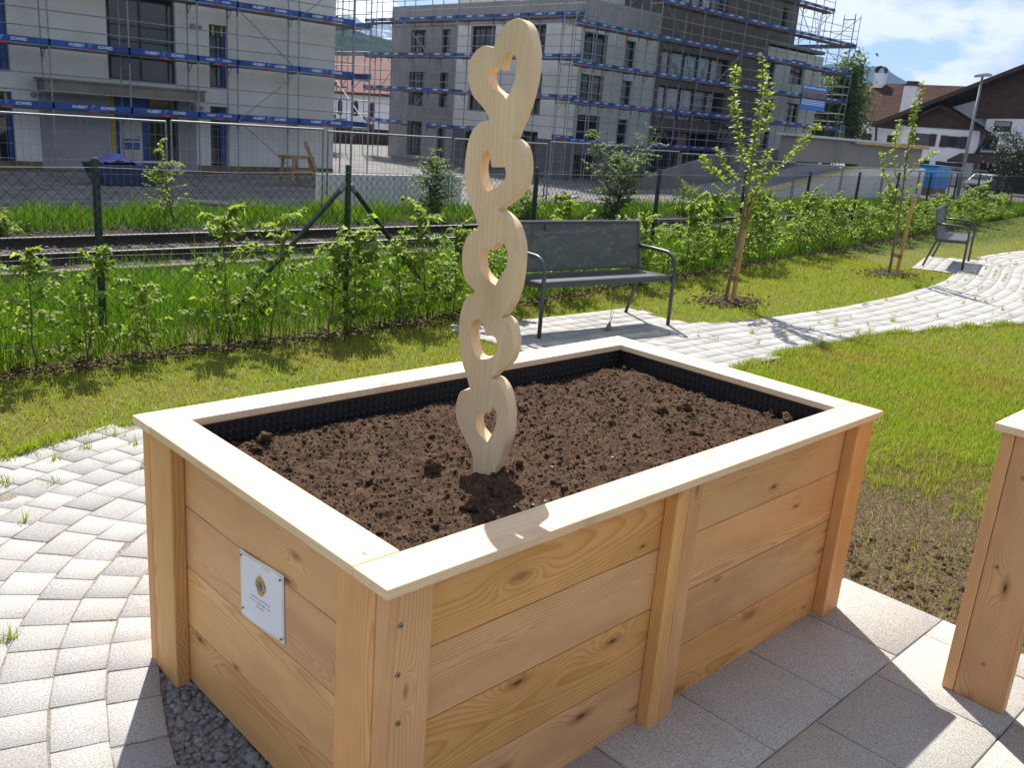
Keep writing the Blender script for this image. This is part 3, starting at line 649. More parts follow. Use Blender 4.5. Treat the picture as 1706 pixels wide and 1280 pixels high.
mb = MB(); board(mb, 2.022, 3.964, -1.56, -1.525, 0.60, 0.925, 0); mb.build('side_panel', WOOD, BED2, bevel=0.003, attrs=True)
mb = MB(); board(mb, 3.9, 4.04, -1.64, -1.565, 0.012, 0.925, 2); mb.build('leg', WOOD, BED2, bevel=0.004, attrs=True)
GA, GB = np.meshgrid(np.linspace(2.02, 3.965, 130), np.linspace(-1.525, -0.535, 70)); gz = np.array([soil_z(a-1.6, b_+1.8)+0.125 for a, b_ in zip(GA.ravel(), GB.ravel())]); gz = np.clip(gz, 0.84, 0.9)
ii, jj = np.meshgrid(np.arange(69), np.arange(129), indexing='ij'); q = (ii*130+jj).ravel()
tag(npmesh('soil', np.stack([GA.ravel(), GB.ravel(), gz], -1), np.stack([q, q+1, q+131, q+130], -1), SOIL, smooth=True), kind='stuff')

# ------------------------------------------------------------------ hearts sculpture
OUT = [[-0.0052, 1.2392], [0.0139, 1.2318], [0.0286, 1.2146], [0.0388, 1.1885], [0.0458, 1.1577], [0.0461, 1.1086], [0.0397, 1.063], [0.0255, 1.0117], [0.0122, 0.9783], [0.0011, 0.9485], [0.0152, 0.9434], [0.0298, 0.9328], [0.0395, 0.9148], [0.0454, 0.8916], [0.0473, 0.8585], [0.0417, 0.8292], [0.0272, 0.806], [0.0038, 0.7865], [-0.0173, 0.7695], [-0.0233, 0.7599], [-0.0045, 0.7512], [0.0135, 0.7384], [0.029, 0.7205], [0.0415, 0.6923], [0.0476, 0.6726], [0.0503, 0.6405], [0.0502, 0.5956], [0.0451, 0.552], [0.0335, 0.5123], [0.0204, 0.4883], [0.0094, 0.4739], [0.0219, 0.4704], [0.0381, 0.4583], [0.0459, 0.4376], [0.0524, 0.411], [0.0511, 0.3773], [0.0414, 0.3474], [0.0215, 0.3266], [0.0043, 0.309], [-0.0095, 0.2942], [0.0088, 0.2927], [0.0288, 0.2766], [0.0433, 0.2509], [0.0546, 0.2128], [0.0592, 0.173], [0.0577, 0.1315], [0.0476, 0.0875], [0.0349, 0.0484], [0.022, 0.0088], [0.0122, -0.0304], [-0.0379, -0.0435], [-0.0436, -0.0017], [-0.0471, 0.0282], [-0.0532, 0.0572], [-0.0682, 0.0841], [-0.09, 0.1123], [-0.1089, 0.1473], [-0.1161, 0.1757], [-0.1133, 0.2121], [-0.102, 0.2382], [-0.0738, 0.251], [-0.0857, 0.2825], [-0.1009, 0.3145], [-0.1132, 0.3526], [-0.1212, 0.4028], [-0.1211, 0.4482], [-0.1159, 0.4829], [-0.1022, 0.5129], [-0.074, 0.5311], [-0.0884, 0.5399], [-0.1049, 0.5512], [-0.1171, 0.5715], [-0.1243, 0.6033], [-0.1257, 0.6412], [-0.1217, 0.6564], [-0.1144, 0.6778], [-0.0979, 0.6951], [-0.0769, 0.7027], [-0.0886, 0.7266], [-0.1056, 0.7598], [-0.1229, 0.7979], [-0.1327, 0.8366], [-0.1338, 0.8857], [-0.1291, 0.925], [-0.1198, 0.9546], [-0.1042, 0.9748], [-0.0852, 0.9856], [-0.067, 0.9888], [-0.0785, 1.0073], [-0.0997, 1.0272], [-0.1207, 1.0447], [-0.1337, 1.0675], [-0.1402, 1.0952], [-0.1405, 1.123], [-0.131, 1.1465], [-0.1155, 1.1631], [-0.094, 1.1716], [-0.0707, 1.1683], [-0.065, 1.1852], [-0.0535, 1.2102], [-0.0337, 1.2306]]
HOLES = [[[-0.0682, 1.1225], [-0.0514, 1.1186], [-0.0452, 1.1157], [-0.0431, 1.1363], [-0.0379, 1.1523], [-0.0249, 1.1587], [-0.0112, 1.1556], [-0.0037, 1.1424], [-0.0007, 1.12], [-0.0031, 1.0926], [-0.0096, 1.074], [-0.0164, 1.0576], [-0.0244, 1.0433], [-0.0352, 1.0543], [-0.0581, 1.0659], [-0.0742, 1.0799], [-0.0817, 1.098], [-0.0795, 1.1128]], [[-0.0654, 0.9108], [-0.0604, 0.8978], [-0.0526, 0.8704], [-0.0341, 0.8721], [-0.0199, 0.883], [-0.0114, 0.8674], [-0.0098, 0.8483], [-0.0195, 0.8304], [-0.0383, 0.8188], [-0.0518, 0.8101], [-0.0607, 0.8003], [-0.0735, 0.8177], [-0.0848, 0.8461], [-0.0878, 0.8702], [-0.0838, 0.8924], [-0.0763, 0.9061]], [[-0.0465, 0.6542], [-0.0334, 0.6506], [-0.0273, 0.6647], [-0.0131, 0.675], [0.0003, 0.6725], [0.0111, 0.6565], [0.0139, 0.6383], [0.0133, 0.617], [0.0051, 0.5998], [-0.0081, 0.5764], [-0.0158, 0.559], [-0.0317, 0.5664], [-0.051, 0.5783], [-0.0646, 0.5953], [-0.0705, 0.6161], [-0.0691, 0.6379], [-0.0616, 0.6523]], [[-0.0507, 0.4533], [-0.0431, 0.4361], [-0.0333, 0.4143], [-0.0107, 0.4182], [-0.0025, 0.4096], [0.0039, 0.3911], [0.0006, 0.3708], [-0.015, 0.3549], [-0.0332, 0.3475], [-0.0474, 0.3442], [-0.0619, 0.3507], [-0.0729, 0.3715], [-0.0813, 0.3985], [-0.0821, 0.4266], [-0.0754, 0.4475], [-0.0603, 0.4556]], [[-0.0339, 0.1906], [-0.021, 0.1893], [-0.0043, 0.1953], [-0.0001, 0.2068], [0.0058, 0.2127], [0.014, 0.204], [0.0173, 0.1871], [0.0153, 0.1572], [0.0059, 0.1314], [-0.0062, 0.1059], [-0.0252, 0.1182], [-0.0405, 0.1327], [-0.0473, 0.155], [-0.0458, 0.178]]]
def rounded(poly, sharp=35):
    """Catmull-Rom through the points, keeping corners turned by more than `sharp` degrees"""
    p = [Vector(q) for q in poly]; n = len(p); out = []
    cor = []
    for i in range(n):
        a = p[i]-p[i-1]; b = p[(i+1) % n]-p[i]; cor.append(abs(math.degrees(a.angle_signed(b))) > sharp)
    for i in range(n):
        p1, p2 = p[i], p[(i+1) % n]; p0 = p1*2-p2 if cor[i] else p[i-1]; p3 = p2*2-p1 if cor[(i+1) % n] else p[(i+2) % n]
        for k in range(3):
            s = k/3; out.append(0.5*((2*p1)+(p2-p0)*s+(2*p0-5*p1+4*p2-p3)*s*s+(3*p1-p0-3*p2+p3)*s**3))
    return out
def sculpture():
    cu = bpy.data.curves.new('hearts', 'CURVE'); cu.dimensions = '2D'; cu.fill_mode = 'BOTH'; cu.extrude = 0.0235; cu.bevel_depth = 0.0015; cu.bevel_resolution = 1; cu.offset = -0.0015
    for poly, sh in [(OUT, 48)]+[(h, 50) for h in HOLES]:
        q = rounded(poly, sh); sp = cu.splines.new('POLY'); sp.points.add(len(q)-1); sp.use_cyclic_u = True
        for pt, v in zip(sp.points, q): pt.co = (v.x, v.y, 0, 1)
    ob = bpy.data.objects.new('hearts_tmp', cu); COL.objects.link(ob)
    dg = bpy.context.evaluated_depsgraph_get(); dg.update(); me = bpy.data.meshes.new_from_object(ob.evaluated_get(dg)); bpy.data.objects.remove(ob)
    U = Vector((0.33, -0.944, 0)).normalized(); N = Vector((-0.944, -0.33, 0)).normalized(); O = Vector((0.72, 0.50, 0.72))-N*0.025
    co = np.empty(len(me.vertices)*3, dtype=np.float32); me.vertices.foreach_get('co', co); co = co.reshape(-1, 3)
    P = np.array(O)+co[:, :1]*np.array(U)+co[:, 1:2]*np.array((0, 0, 1))+co[:, 2:]*np.array(N)
    me.vertices.foreach_set('co', P.astype(np.float32).ravel())
    bc = np.stack([co[:, 1]+4.2, co[:, 0], co[:, 2]], -1)
    a = me.attributes.new('bco', 'FLOAT_VECTOR', 'POINT'); a.data.foreach_set('vector', bc.astype(np.float32).ravel())
    a = me.attributes.new('brnd', 'FLOAT', 'POINT'); a.data.foreach_set('value', np.full(len(bc), 0.37, dtype=np.float32))
    me.materials.clear(); me.materials.append(WOOD_CARVED); me.name = 'heart_sculpture'; me.update()
    for p_ in me.polygons: p_.use_smooth = False
    return tag(link('heart_sculpture', me), 'pale wooden sculpture of five openwork hearts stacked in a twisting column', 'sculpture')
sculpture()

# ------------------------------------------------------------------ paper notice
def text_mesh(s, size=1.0, bold=0.0):
    cu = bpy.data.curves.new('t', 'FONT'); cu.body = s; cu.size = size; cu.align_x = 'CENTER'; cu.align_y = 'CENTER'; cu.offset = bold; cu.resolution_u = 2
    ob = bpy.data.objects.new('t', cu); COL.objects.link(ob); dg = bpy.context.evaluated_depsgraph_get(); dg.update()
    me = bpy.data.meshes.new_from_object(ob.evaluated_get(dg)); bpy.data.objects.remove(ob)
    V = np.array([v.co[:] for v in me.vertices]); F = [tuple(p.vertices) for p in me.polygons]; return V, F
def put_text(mb, tm, O, U, V_, scale=1.0, mat=0):
    V, F = tm; O, U, V_ = Vector(O), Vector(U), Vector(V_)
    mb.add([O+U*(v[0]*scale)+V_*(v[1]*scale) for v in V], F, mat)
PAPER = simple('white_paper', (0.74, 0.75, 0.80), 0.6, var=0.03); LAMI = simple('laminate_film', (0.62, 0.56, 0.48), 0.25, var=0.05, spec=0.6)
GOLD = simple('emblem_gold', (0.55, 0.36, 0.06), 0.6, var=0.15, scale=200); EBLUE = simple('emblem_blue', (0.05, 0.09, 0.24), 0.6); INK = simple('printed_ink', (0.09, 0.09, 0.10), 0.7); PIN = simple('steel_pin', (0.25, 0.25, 0.3), 0.3, metal=0.8)
NO = thing('paper_notice', 'small white laminated notice with gold and blue round emblem pinned to planter end', 'notice', (0.061, 0.60, 0.50))
# corners on the board's face x = 0.062: u runs towards -y
tilt = math.radians(4.5); U = Vector((0, -math.cos(tilt), math.sin(tilt))); VV = Vector((0, math.sin(tilt)*0.35, 1)).normalized(); Nn = Vector((-1, 0, 0)); O = Vector((0.0608, 0.598, 0.512))
def sheet(w, h, d, mat, name, parent):
    mb = MB(); nu, nv = 14, 12; V = []
    for j in range(nv+1):
        for i in range(nu+1):
            u, v = (i/nu-0.5)*w, (j/nv-0.5)*h; bulge = 0.0035*(1-abs(2*i/nu-1)**3)*(0.5+0.5*math.sin(j*1.1+i*0.35))*(1 if 0 < i < nu else 0.6)
            V.append(O+U*u+VV*v+Nn*(d+bulge))
    F = [(j*(nu+1)+i, j*(nu+1)+i+1, (j+1)*(nu+1)+i+1, (j+1)*(nu+1)+i) for j in range(nv) for i in range(nu)]
    return mb.add(V, F).build(name, mat, parent, smooth=True)
sheet(0.222, 0.190, 0.0008, LAMI, 'laminate_edge', NO); sh = sheet(0.208, 0.174, 0.0016, PAPER, 'paper_sheet', NO)
mb = MB(); EC = O+VV*0.028
R0 = []
for k in range(48):
    a = 2*math.pi*k/48; rx = 0.021*(1+0.13*math.cos(2*a)**2*(1 if abs(math.cos(a)) > 0.6 else 0)); ry = 0.027*(1+0.05*math.cos(4*a))
    # the two profile heads at the sides make notches below and above them
    nt = 1-0.16*math.exp(-((abs(math.degrees(math.atan2(math.sin(a), abs(math.cos(a))))+28)/9)**2))
    R0.append((rx*math.cos(a)*nt, ry*math.sin(a)*nt))
mb.prism(R0, (EC, U, VV, Nn), 0.0045, 0.0060, 0)
circ = lambda r: [(r*math.cos(2*math.pi*k/28), r*math.sin(2*math.pi*k/28)) for k in range(28)]
mb.prism(circ(0.0135), (EC, U, VV, Nn), 0.0062, 0.0066, 1); mb.prism(circ(0.0112), (EC, U, VV, Nn), 0.0067, 0.0070, 0); mb.prism(circ(0.0098), (EC, U, VV, Nn), 0.0071, 0.0074, 1)
put_text(mb, text_mesh('L', 0.018, 0.0008), EC+Nn*0.0078, U, VV, 1.0, 0)
for k in range(10):
    a = 2*math.pi*(k+0.5)/10; c = EC+U*0.0165*math.cos(a)+VV*0.0195*math.sin(a); mb.prism([(q[0]*0.11, q[1]*0.16) for q in circ(0.0135)], (c, U, VV, Nn), 0.0061, 0.0064, 1)
mb.build('emblem', [GOLD, EBLUE], NO)
mb = MB()
for row, (hw, sz) in enumerate(((0.046, 0.0030), (0.052, 0.0034), (0.018, 0.0030))):
    c = O+VV*(-0.012-0.0115*row)+Nn*0.0062; x = -hw
    while x < hw:   # short illegible words, as in the photo
        w = random.uniform(0.003, 0.010); 
        for k in range(max(1, int(w/0.0022))):
            u = x+k*0.0022; hgt = sz*random.uniform(0.6, 1.1); mb.prism([(u, -sz*0.5), (u+0.0013, -sz*0.5), (u+0.0013, -sz*0.5+hgt), (u, -sz*0.5+hgt)], (c, U, VV, Nn), 0, 0.0003)
        x += w+0.003
mb.build('printed_text', INK, NO)
for u, v in ((-0.099, 0.080), (0.097, 0.079), (-0.095, -0.070), (0.099, -0.082)):
    mb = MB(); c = O+U*u+VV*v; mb.tube([c+Nn*0.003, c+Nn*0.008], [0.0029, 0.0025], 10); mb.build('pin', PIN, NO)
# ------------------------------------------------------------------ benches
def make_bench(loc, rz, name_label):
    """built at the origin facing -Y, width along X, then placed"""
    r = thing('park_bench', name_label, 'bench', (0, 0, 0), 'anthracite mesh benches along the path')
    w = 0.775
    for sx in (-1, 1):
        mb = MB(); x = sx*(w-0.02)
        pts = [(x, -0.27, 0.0), (x, -0.27, 0.50)]+[(x, -0.27+0.13*(1-math.cos(a)), 0.52+0.13*math.sin(a)) for a in np.linspace(0.15, math.pi/2, 7)]+[(x, 0.02, 0.655), (x, 0.21, 0.655)]
        mb.tube(pts, 0.0175, 10); mb.build('front_leg', STEEL_GREY, r, smooth=True)
        mb = MB(); mb.tube([(x, 0.285, 0.0), (x, 0.16, 0.40), (x, 0.175, 0.46), (x, 0.255, 0.875)], 0.016, 10); mb.build('back_leg', STEEL_GREY, r, smooth=True)
        mb = MB(); mb.bar((x*0.99, -0.27, 0.425), (x*0.99, 0.17, 0.405), 0.022, 0.045); mb.build('side_rail', STEEL_GREY, r)
    def mesh_panel(name, o, u, v, W_, H_, n):
        o, u, v, n = map(Vector, (o, u, v, n)); mb = MB()
        st = 0.0135; k = -int(H_/st)-1
        c = [(0, 0), (W_, H_)]
        def clipbar(x0, sgn):
            # diagonal strands clipped to the panel
            t0, t1 = (0, H_)
            xa, xb = x0, x0+sgn*H_*1.15
            f = lambda t: xa+(xb-xa)*t/H_
            lo, hi = 0.0, H_
            sl = (xb-xa)/H_
            for lim, gt in ((0.0, True), (W_, False)):
                tt = (lim-xa)/sl
                if (sl > 0) == gt: lo = max(lo, tt)
                else: hi = min(hi, tt)
            if hi-lo > 0.005:
                mb.bar(o+u*f(lo)+v*lo, o+u*f(hi)+v*hi, 0.0052, 0.002, upv=n)
        x = -H_*1.15
        while x < W_: clipbar(x, 1); x += st
        x = 0.0
        while x < W_+H_*1.15: clipbar(x, -1); x += st
        return mb.build(name, STEEL_GREY, r)
    mesh_panel('seat', (-w+0.035, -0.235, 0.449), (1, 0, 0), (0, 0.999, -0.04), 2*w-0.07, 0.40, (0, 0, 1))
    mb = MB(); mb.tube([(-w+0.02, -0.25, 0.446), (w-0.02, -0.25, 0.446)], 0.014, 8); mb.bar((-w+0.03, -0.25, 0.425), (w-0.03, -0.25, 0.425), 0.018, 0.04); mb.tube([(-w+0.02, 0.165, 0.432), (w-0.02, 0.165, 0.432)], 0.012, 8)
    mb.bar((0, -0.24, 0.42), (0, 0.16, 0.41), 0.02, 0.03); mb.build('seat_frame', STEEL_GREY, r)
    bk = mesh_panel('backrest', (-w+0.04, 0.180, 0.475), (1, 0, 0), (0, 0.185, 0.983), 2*w-0.08, 0.395, (0, -1, 0.19))
    mb = MB(); mb.tube([(-w+0.02, 0.255, 0.868), (w-0.02, 0.255, 0.868)], 0.015, 8); mb.tube([(-w+0.02, 0.178, 0.47), (w-0.02, 0.178, 0.47)], 0.012, 8); mb.build('back_frame', STEEL_GREY, r)
    mb = MB(); mb.tube([(-0.35, 0.232, 0.822), (-0.35, 0.224, 0.824)], 0.026, 18); mb.build('badge', simple('dull_brass', (0.10, 0.085, 0.05), 0.5, metal=0.3), r)
    r.location = loc; r.rotation_euler = (0, 0, rz); WL[r.name] = Matrix.Translation(Vector(loc))
    return r
b1 = make_bench((5.03, 3.885, 0.024), math.radians(-6.7), 'anthracite metal mesh bench with armrests, nearest one, behind the raised bed')
dup(b1, (14.25, 4.34, 0.024), math.radians(16.8), label='smaller looking far anthracite mesh bench standing at the bend of the path')
mb = MB(); p0 = Vector((5.09, 3.66, 0.44))
for k in range(3):
    pts = [p0+Vector((0.02*k, 0, 0))]
    for s in np.linspace(0.1, 1, 12): pts.append(Vector((5.09+0.02*k*(1-s)-0.05*s+0.014*math.sin(9*s+k), 3.66-0.03*s+0.012*math.cos(7*s+2*k), 0.44*(1-s)+0.05)))
    mb.tube(pts, 0.0016, 4)
mb.tube([(5.035, 3.63, 0.03), (5.036, 3.63, 0.06), (5.038, 3.63, 0.10)], [0.03, 0.022, 0.004], 9)
tag(mb.build('hanging_cord', simple('grey_twine', (0.16, 0.16, 0.155), 0.8)), 'thin grey twine hanging down below the near bench seat', 'cord')

# ------------------------------------------------------------------ garden fence
FE = thing('chain_link_fence', 'low dark green chain link fence along the railway behind the hedge', 'fence', (3.28, 5.06, 0))
xsf = [-1.0, 1.30]+[3.28+2.52*k for k in range(0, 16)]
for i, x in enumerate(xsf):
    y = float(fence_y(x)); mb = MB(); mb.tube([(x, y, -0.1), (x, y, 1.255), (x, y, 1.265)], [0.025, 0.025, 0.018], 10); mb.build('post', GREEN_PAINT, FE, smooth=False)
x, y = 3.28, 5.06
for dx in (-1.0, 1.0):
    mb = MB(); e = (x+dx*1.15, float(fence_y(x+dx*1.15))+0.02, 0.0); mb.tube([(x+dx*0.03, y+0.01, 1.10), e], 0.021, 8)
    br = mb.build('brace', GREEN_PAINT, FE); mb = MB(); mb.tube([(x+dx*0.028, y+0.01, 1.105), (x+dx*0.075, y+0.01, 1.05)], 0.024, 8); mb.build('clamp', GALV, br)
def chainlink(xa, xb, z0, z1, pitch, name):
    rows = int((z1-z0)/(pitch/2)); V = []; F = []
    n = 0; L = math.hypot(xb-xa, float(fence_y(xb)-fence_y(xa))); m = int(L/pitch)
    for i in range(m):
        s0 = i*pitch; ph = i % 1
        for j in range(rows):
            a = s0+(pitch/2 if j % 2 else 0)*1.0; b_ = s0+(0 if j % 2 else pitch/2)
            for (s1, s2) in ((a, b_), (a+(-pitch/2 if j % 2 else pitch/2)*0, b_)):
                pass
            for sg in (1, -1):
                sa = s0+(pitch/2 if j % 2 else 0)*sg; sb = s0+(0 if j % 2 else pitch/2)*sg
                pa = (xa+(xb-xa)*sa/L, z0+j*pitch/2); pb = (xa+(xb-xa)*sb/L, z0+(j+1)*pitch/2)
                if pb[0] < xa or pa[0] < xa: continue
                d = 0.0019
                for (px, pz) in (pa, pb):
                    fy = float(fence_y(px))-0.027; V += [(px-d, fy, pz), (px+d, fy, pz), (px, fy-d*1.6, pz)]
                F += [(n, n+1, n+4, n+3), (n+1, n+2, n+5, n+4), (n+2, n, n+3, n+5)]; n += 6
    return npmesh(name, V, F, DARK_WIRE, FE)
chainlink(-1.0, 38.5, 0.03, 1.20, 0.075, 'wire_mesh')
mb = MB()
for z in (1.205, 0.62, 0.04):
    pts = []
    for (xa, xb) in zip(xsf[:-1], xsf[1:]):
        for s in (0, 0.5):
            x = xa+(xb-xa)*s; pts.append((x, float(fence_y(x))-0.028, z-(0.018 if s else 0)))
    mb.tube(pts, 0.0024, 4)
mb.build('tension_wire', GALV, FE)

# ------------------------------------------------------------------ leaves
def leaf_mesh(bases, dirs, L, Wd, droop=0.25):
    b = np.asarray(bases); d = np.asarray(dirs); n = len(b); d = d/np.linalg.norm(d, axis=1)[:, None]
    nr = rng.normal(0, 0.45, (n, 3))+np.array([0, 0, 1.0]); s = np.cross(d, nr); s /= np.linalg.norm(s, axis=1)[:, None]+1e-9; nn_ = np.cross(s, d)
    L = L[:, None]; Wd = Wd[:, None]; curl = rng.uniform(-0.1, 0.25, (n, 1))*L
    tip = b+d*L-nn_*curl-np.array([0, 0, 1.0])*droop*L; c = b+d*L*0.5+nn_*L*0.02; ml = b+d*L*0.45+s*Wd/2+nn_*Wd*0.22; mr = b+d*L*0.45-s*Wd/2+nn_*Wd*0.22
    V = np.stack([b, ml, tip, mr, c], 1).reshape(-1, 3); i = np.arange(n)*5
    F = np.concatenate([np.stack([i, i+4, i+1], -1), np.stack([i+4, i+2, i+1], -1), np.stack([i, i+3, i+4], -1), np.stack([i+4, i+3, i+2], -1)])
    return V, F
def along(pts, n, t0=0.1, t1=1.0):
    pts = np.asarray(pts, dtype=float); d = np.r_[0, np.cumsum(np.linalg.norm(np.diff(pts, axis=0), axis=1))]; t = np.sort(rng.uniform(t0, t1, n))*d[-1]
    P = np.stack([np.interp(t, d, pts[:, i]) for i in range(3)], -1); k = np.clip(np.searchsorted(d, t)-1, 0, len(pts)-2); T = pts[k+1]-pts[k]; T /= np.linalg.norm(T, axis=1)[:, None]+1e-9
    return P, T
def make_shrub(name, h, spread, nb, leaves, leaf_mat, stem_mat, label, cat, L=0.068, Wf=0.66, group=None, low=0.16, lean=0.08, stems=1, crown='foliage'):
    r = thing(name, label, cat, (0, 0, 0), group); mb = MB(); BP = []; BD_ = []
    for st in range(stems):
        a0 = rng.uniform(0, 6.28); ln = rng.normal(0, lean, 2)+(0 if stems == 1 else 0.55*np.array([math.cos(a0), math.sin(a0)])*spread*rng.uniform(0.3, 1.2))
        main = [np.array([0.03*st, 0, -0.03])]; hh = h*(1 if st == 0 else rng.uniform(0.6, 0.95))
        for k in range(1, 8):
            f = k/7; main.append(np.array([ln[0]*f*hh+rng.normal(0, 0.012), ln[1]*f*hh+rng.normal(0, 0.012), hh*f]))
        mb.tube(main, list(np.linspace(0.0085, 0.0022, 8)), 6)
        for k in range(nb):
            f = low+(1-low)*(k+rng.uniform(0, 0.9))/nb; P, T = along(main, 1, f, min(1, f+0.01)); p = P[0]
            az = rng.uniform(0, 6.28); ell = spread*(1.05-0.75*abs(f-0.42)**1.1)*rng.uniform(0.5, 1.1)*(0.75 if f > 0.85 else 1)
            d = np.array([math.cos(az), math.sin(az), rng.uniform(0.15, 0.85)]); br = [p]
            for s in range(1, 5):
                d = d+rng.normal(0, 0.16, 3)+np.array([0, 0, -0.05]); d /= np.linalg.norm(d); br.append(br[-1]+d*ell/4)
            mb.tube(br, [0.0032, 0.0027, 0.0022, 0.0017, 0.0012], 4)
            m = max(3, int(leaves/(nb*stems)*rng.uniform(0.7, 1.3))); P, T = along(br, m, 0.12, 1.0); BP.append(P)
            sd = np.cross(T, [0, 0, 1.0])*np.where(rng.random(m) < 0.5, 1, -1)[:, None]; BD_.append(T*0.6+sd*rng.uniform(0.4, 1.0, (m, 1))+rng.normal(0, 0.3, (m, 3)))
        m = min(int(leaves*0.06)+3, 36); P, T = along(main, m, 0.75, 1.0); BP.append(P); BD_.append(T*0.3+rng.normal(0, 0.7, (m, 3)))
    BP = np.concatenate(BP); BD_ = np.concatenate(BD_); n = len(BP); Ls = L*rng.uniform(0.55, 1.2, n)
    V, F = leaf_mesh(BP, BD_, Ls, Ls*Wf*rng.uniform(0.85, 1.15, n))
    mb.build('stem', stem_mat, r); npmesh(crown, V, F, leaf_mat, r, rnd=np.repeat(np.clip(rng.normal(0.45, 0.22, n)+0.25*np.repeat(0, n), 0, 1), 5))
    return r

# ------------------------------------------------------------------ hedge of young hornbeams
ORD = ['first', 'second', 'third', 'fourth', 'fifth', 'sixth', 'seventh', 'eighth', 'ninth', 'tenth', 'eleventh', 'twelfth', 'thirteenth', 'fourteenth', 'fifteenth', 'sixteenth', 'seventeenth', 'eighteenth', 'nineteenth', 'twentieth']
HG = 'young hornbeam shrubs planted in a row along the fence'
protos = [make_shrub('hornbeam_shrub', *a, LEAF_HEDGE, BARK, 'x', 'shrub', group=HG) for a in
          ((1.0, 0.40, 24, 620), (0.9, 0.44, 22, 640), (1.08, 0.36, 26, 580), (0.8, 0.40, 20, 480), (0.98, 0.46, 28, 860), (1.15, 0.42, 28, 760))]
HX = [-0.35, 0.12, 0.68, 0.98, 1.42, 2.02, 2.36, 2.78, 3.02, 3.50, 3.86, 4.20]
x = 4.55
while x < 27.5: HX.append(x); x += rng.uniform(0.34, 0.50)*(1+0.014*x)
first = {}
NEARL = {0: 'cut off by the left edge of the photo, pale leaves', 1: 'sparse young hornbeam shrub at the left edge with low pale leaves', 2: 'young hornbeam with a bare dark stem standing left of the first fence post',
         3: 'small hornbeam shrub just left of the first green fence post', 4: 'thin hornbeam shrub right of the first green fence post', 5: 'tall slender hornbeam shrub in the gap right of the first fence post', 6: 'bushy hornbeam shrub with hanging pale leaves, midway between first and second fence posts'}
for i, x in enumerate(HX):
    y = float(fence_y(x))-0.50+rng.normal(0, 0.04)
    if i < len(protos) and i not in (): pass
    k = [3, 1, 0, 2, 3, 0, 5, 4, 4, 1, 5, 4][i] if i < 12 else int(rng.integers(0, 6))
    sc = [0.72, 0.62, 0.74, 0.70, 0.62, 0.94, 0.80, 0.76, 0.84, 0.78, 0.84, 0.80][i] if i < 12 else rng.uniform(0.62, 1.04)
    if x < 3.2: lab = NEARL.get(i) or 'dense hornbeam shrub, %s to the left of the braced fence post' % ('next' if x > 2.9 else 'second')
    elif x < 4.9: lab = 'hornbeam shrub between the braced fence post and the sculpture, %s from the post' % ORD[i-9]
    elif x < 7.4: lab = 'hornbeam shrub behind the near bench, %s from the left in that stretch' % ORD[sum(1 for q in HX[:i] if q >= 4.9)]
    elif x < 11.8: lab = 'hornbeam shrub between the two staked saplings, %s from the nearer sapling' % ORD[sum(1 for q in HX[:i] if q >= 7.4)]
    elif x < 15.2: lab = 'hornbeam shrub behind the far bench, %s beyond the farther sapling' % ORD[sum(1 for q in HX[:i] if q >= 11.8)]
    else: lab = 'distant hornbeam shrub beyond the far bench, %s from that bench' % ORD[min(19, sum(1 for q in HX[:i] if q >= 15.2))]
    if i == 0: lab = 'hornbeam shrub '+NEARL[0]
    rz = rng.uniform(0, 6.28)
    if k not in first:
        first[k] = r = protos[k]; r.location = (x, y, 0); r.rotation_euler = (0, 0, rz); r.scale = (sc,)*3; r['label'] = lab
    else: dup(protos[k], (x, y, 0), rz, sc, lab)
for k, r in enumerate(protos):
    if k not in first:
        r.location = (28.2+k*0.3, float(fence_y(28.2))-0.5, 0); r['label'] = 'last distant hornbeam shrub at the right edge'

# ------------------------------------------------------------------ saplings
T1 = [[[-0.014, 0.023, -0.05], [-0.006, 0.009, 0.424], [0.01, -0.015, 0.744], [0.017, -0.027, 1.117], [0.017, -0.028, 1.482], [0.03, -0.027, 1.896], [0.008, -0.03, 2.243], [-0.005, 0.008, 2.525]], [[0.017, -0.027, 1.117], [-0.02, 0.032, 1.385], [-0.072, 0.075, 1.647], [-0.113, 0.161, 1.937], [-0.13, 0.208, 2.168], [-0.128, 0.205, 2.387]], [[0.005, -0.008, 0.93], [-0.081, 0.13, 1.211], [-0.155, 0.268, 1.332], [-0.21, 0.355, 1.415], [-0.257, 0.411, 1.486]], [[0.024, -0.038, 1.026], [0.09, -0.145, 1.283], [0.20, -0.262, 1.476], [0.255, -0.376, 1.635], [0.284, -0.464, 1.788], [0.327, -0.522, 1.899]], [[0.019, -0.031, 0.871], [0.075, -0.078, 1.246], [0.106, -0.122, 1.461], [0.097, -0.155, 1.601]], [[-0.004, 0.006, 1.175], [-0.113, 0.149, 1.373], [-0.171, 0.242, 1.503], [-0.174, 0.278, 1.59]], [[0.04, -0.063, 1.605], [0.084, -0.092, 1.815], [0.079, -0.084, 2.076], [0.04, -0.065, 2.304]], [[0.008, -0.012, 0.681], [0.053, -0.085, 0.939], [0.064, -0.103, 1.126], [0.071, -0.114, 1.2]]]
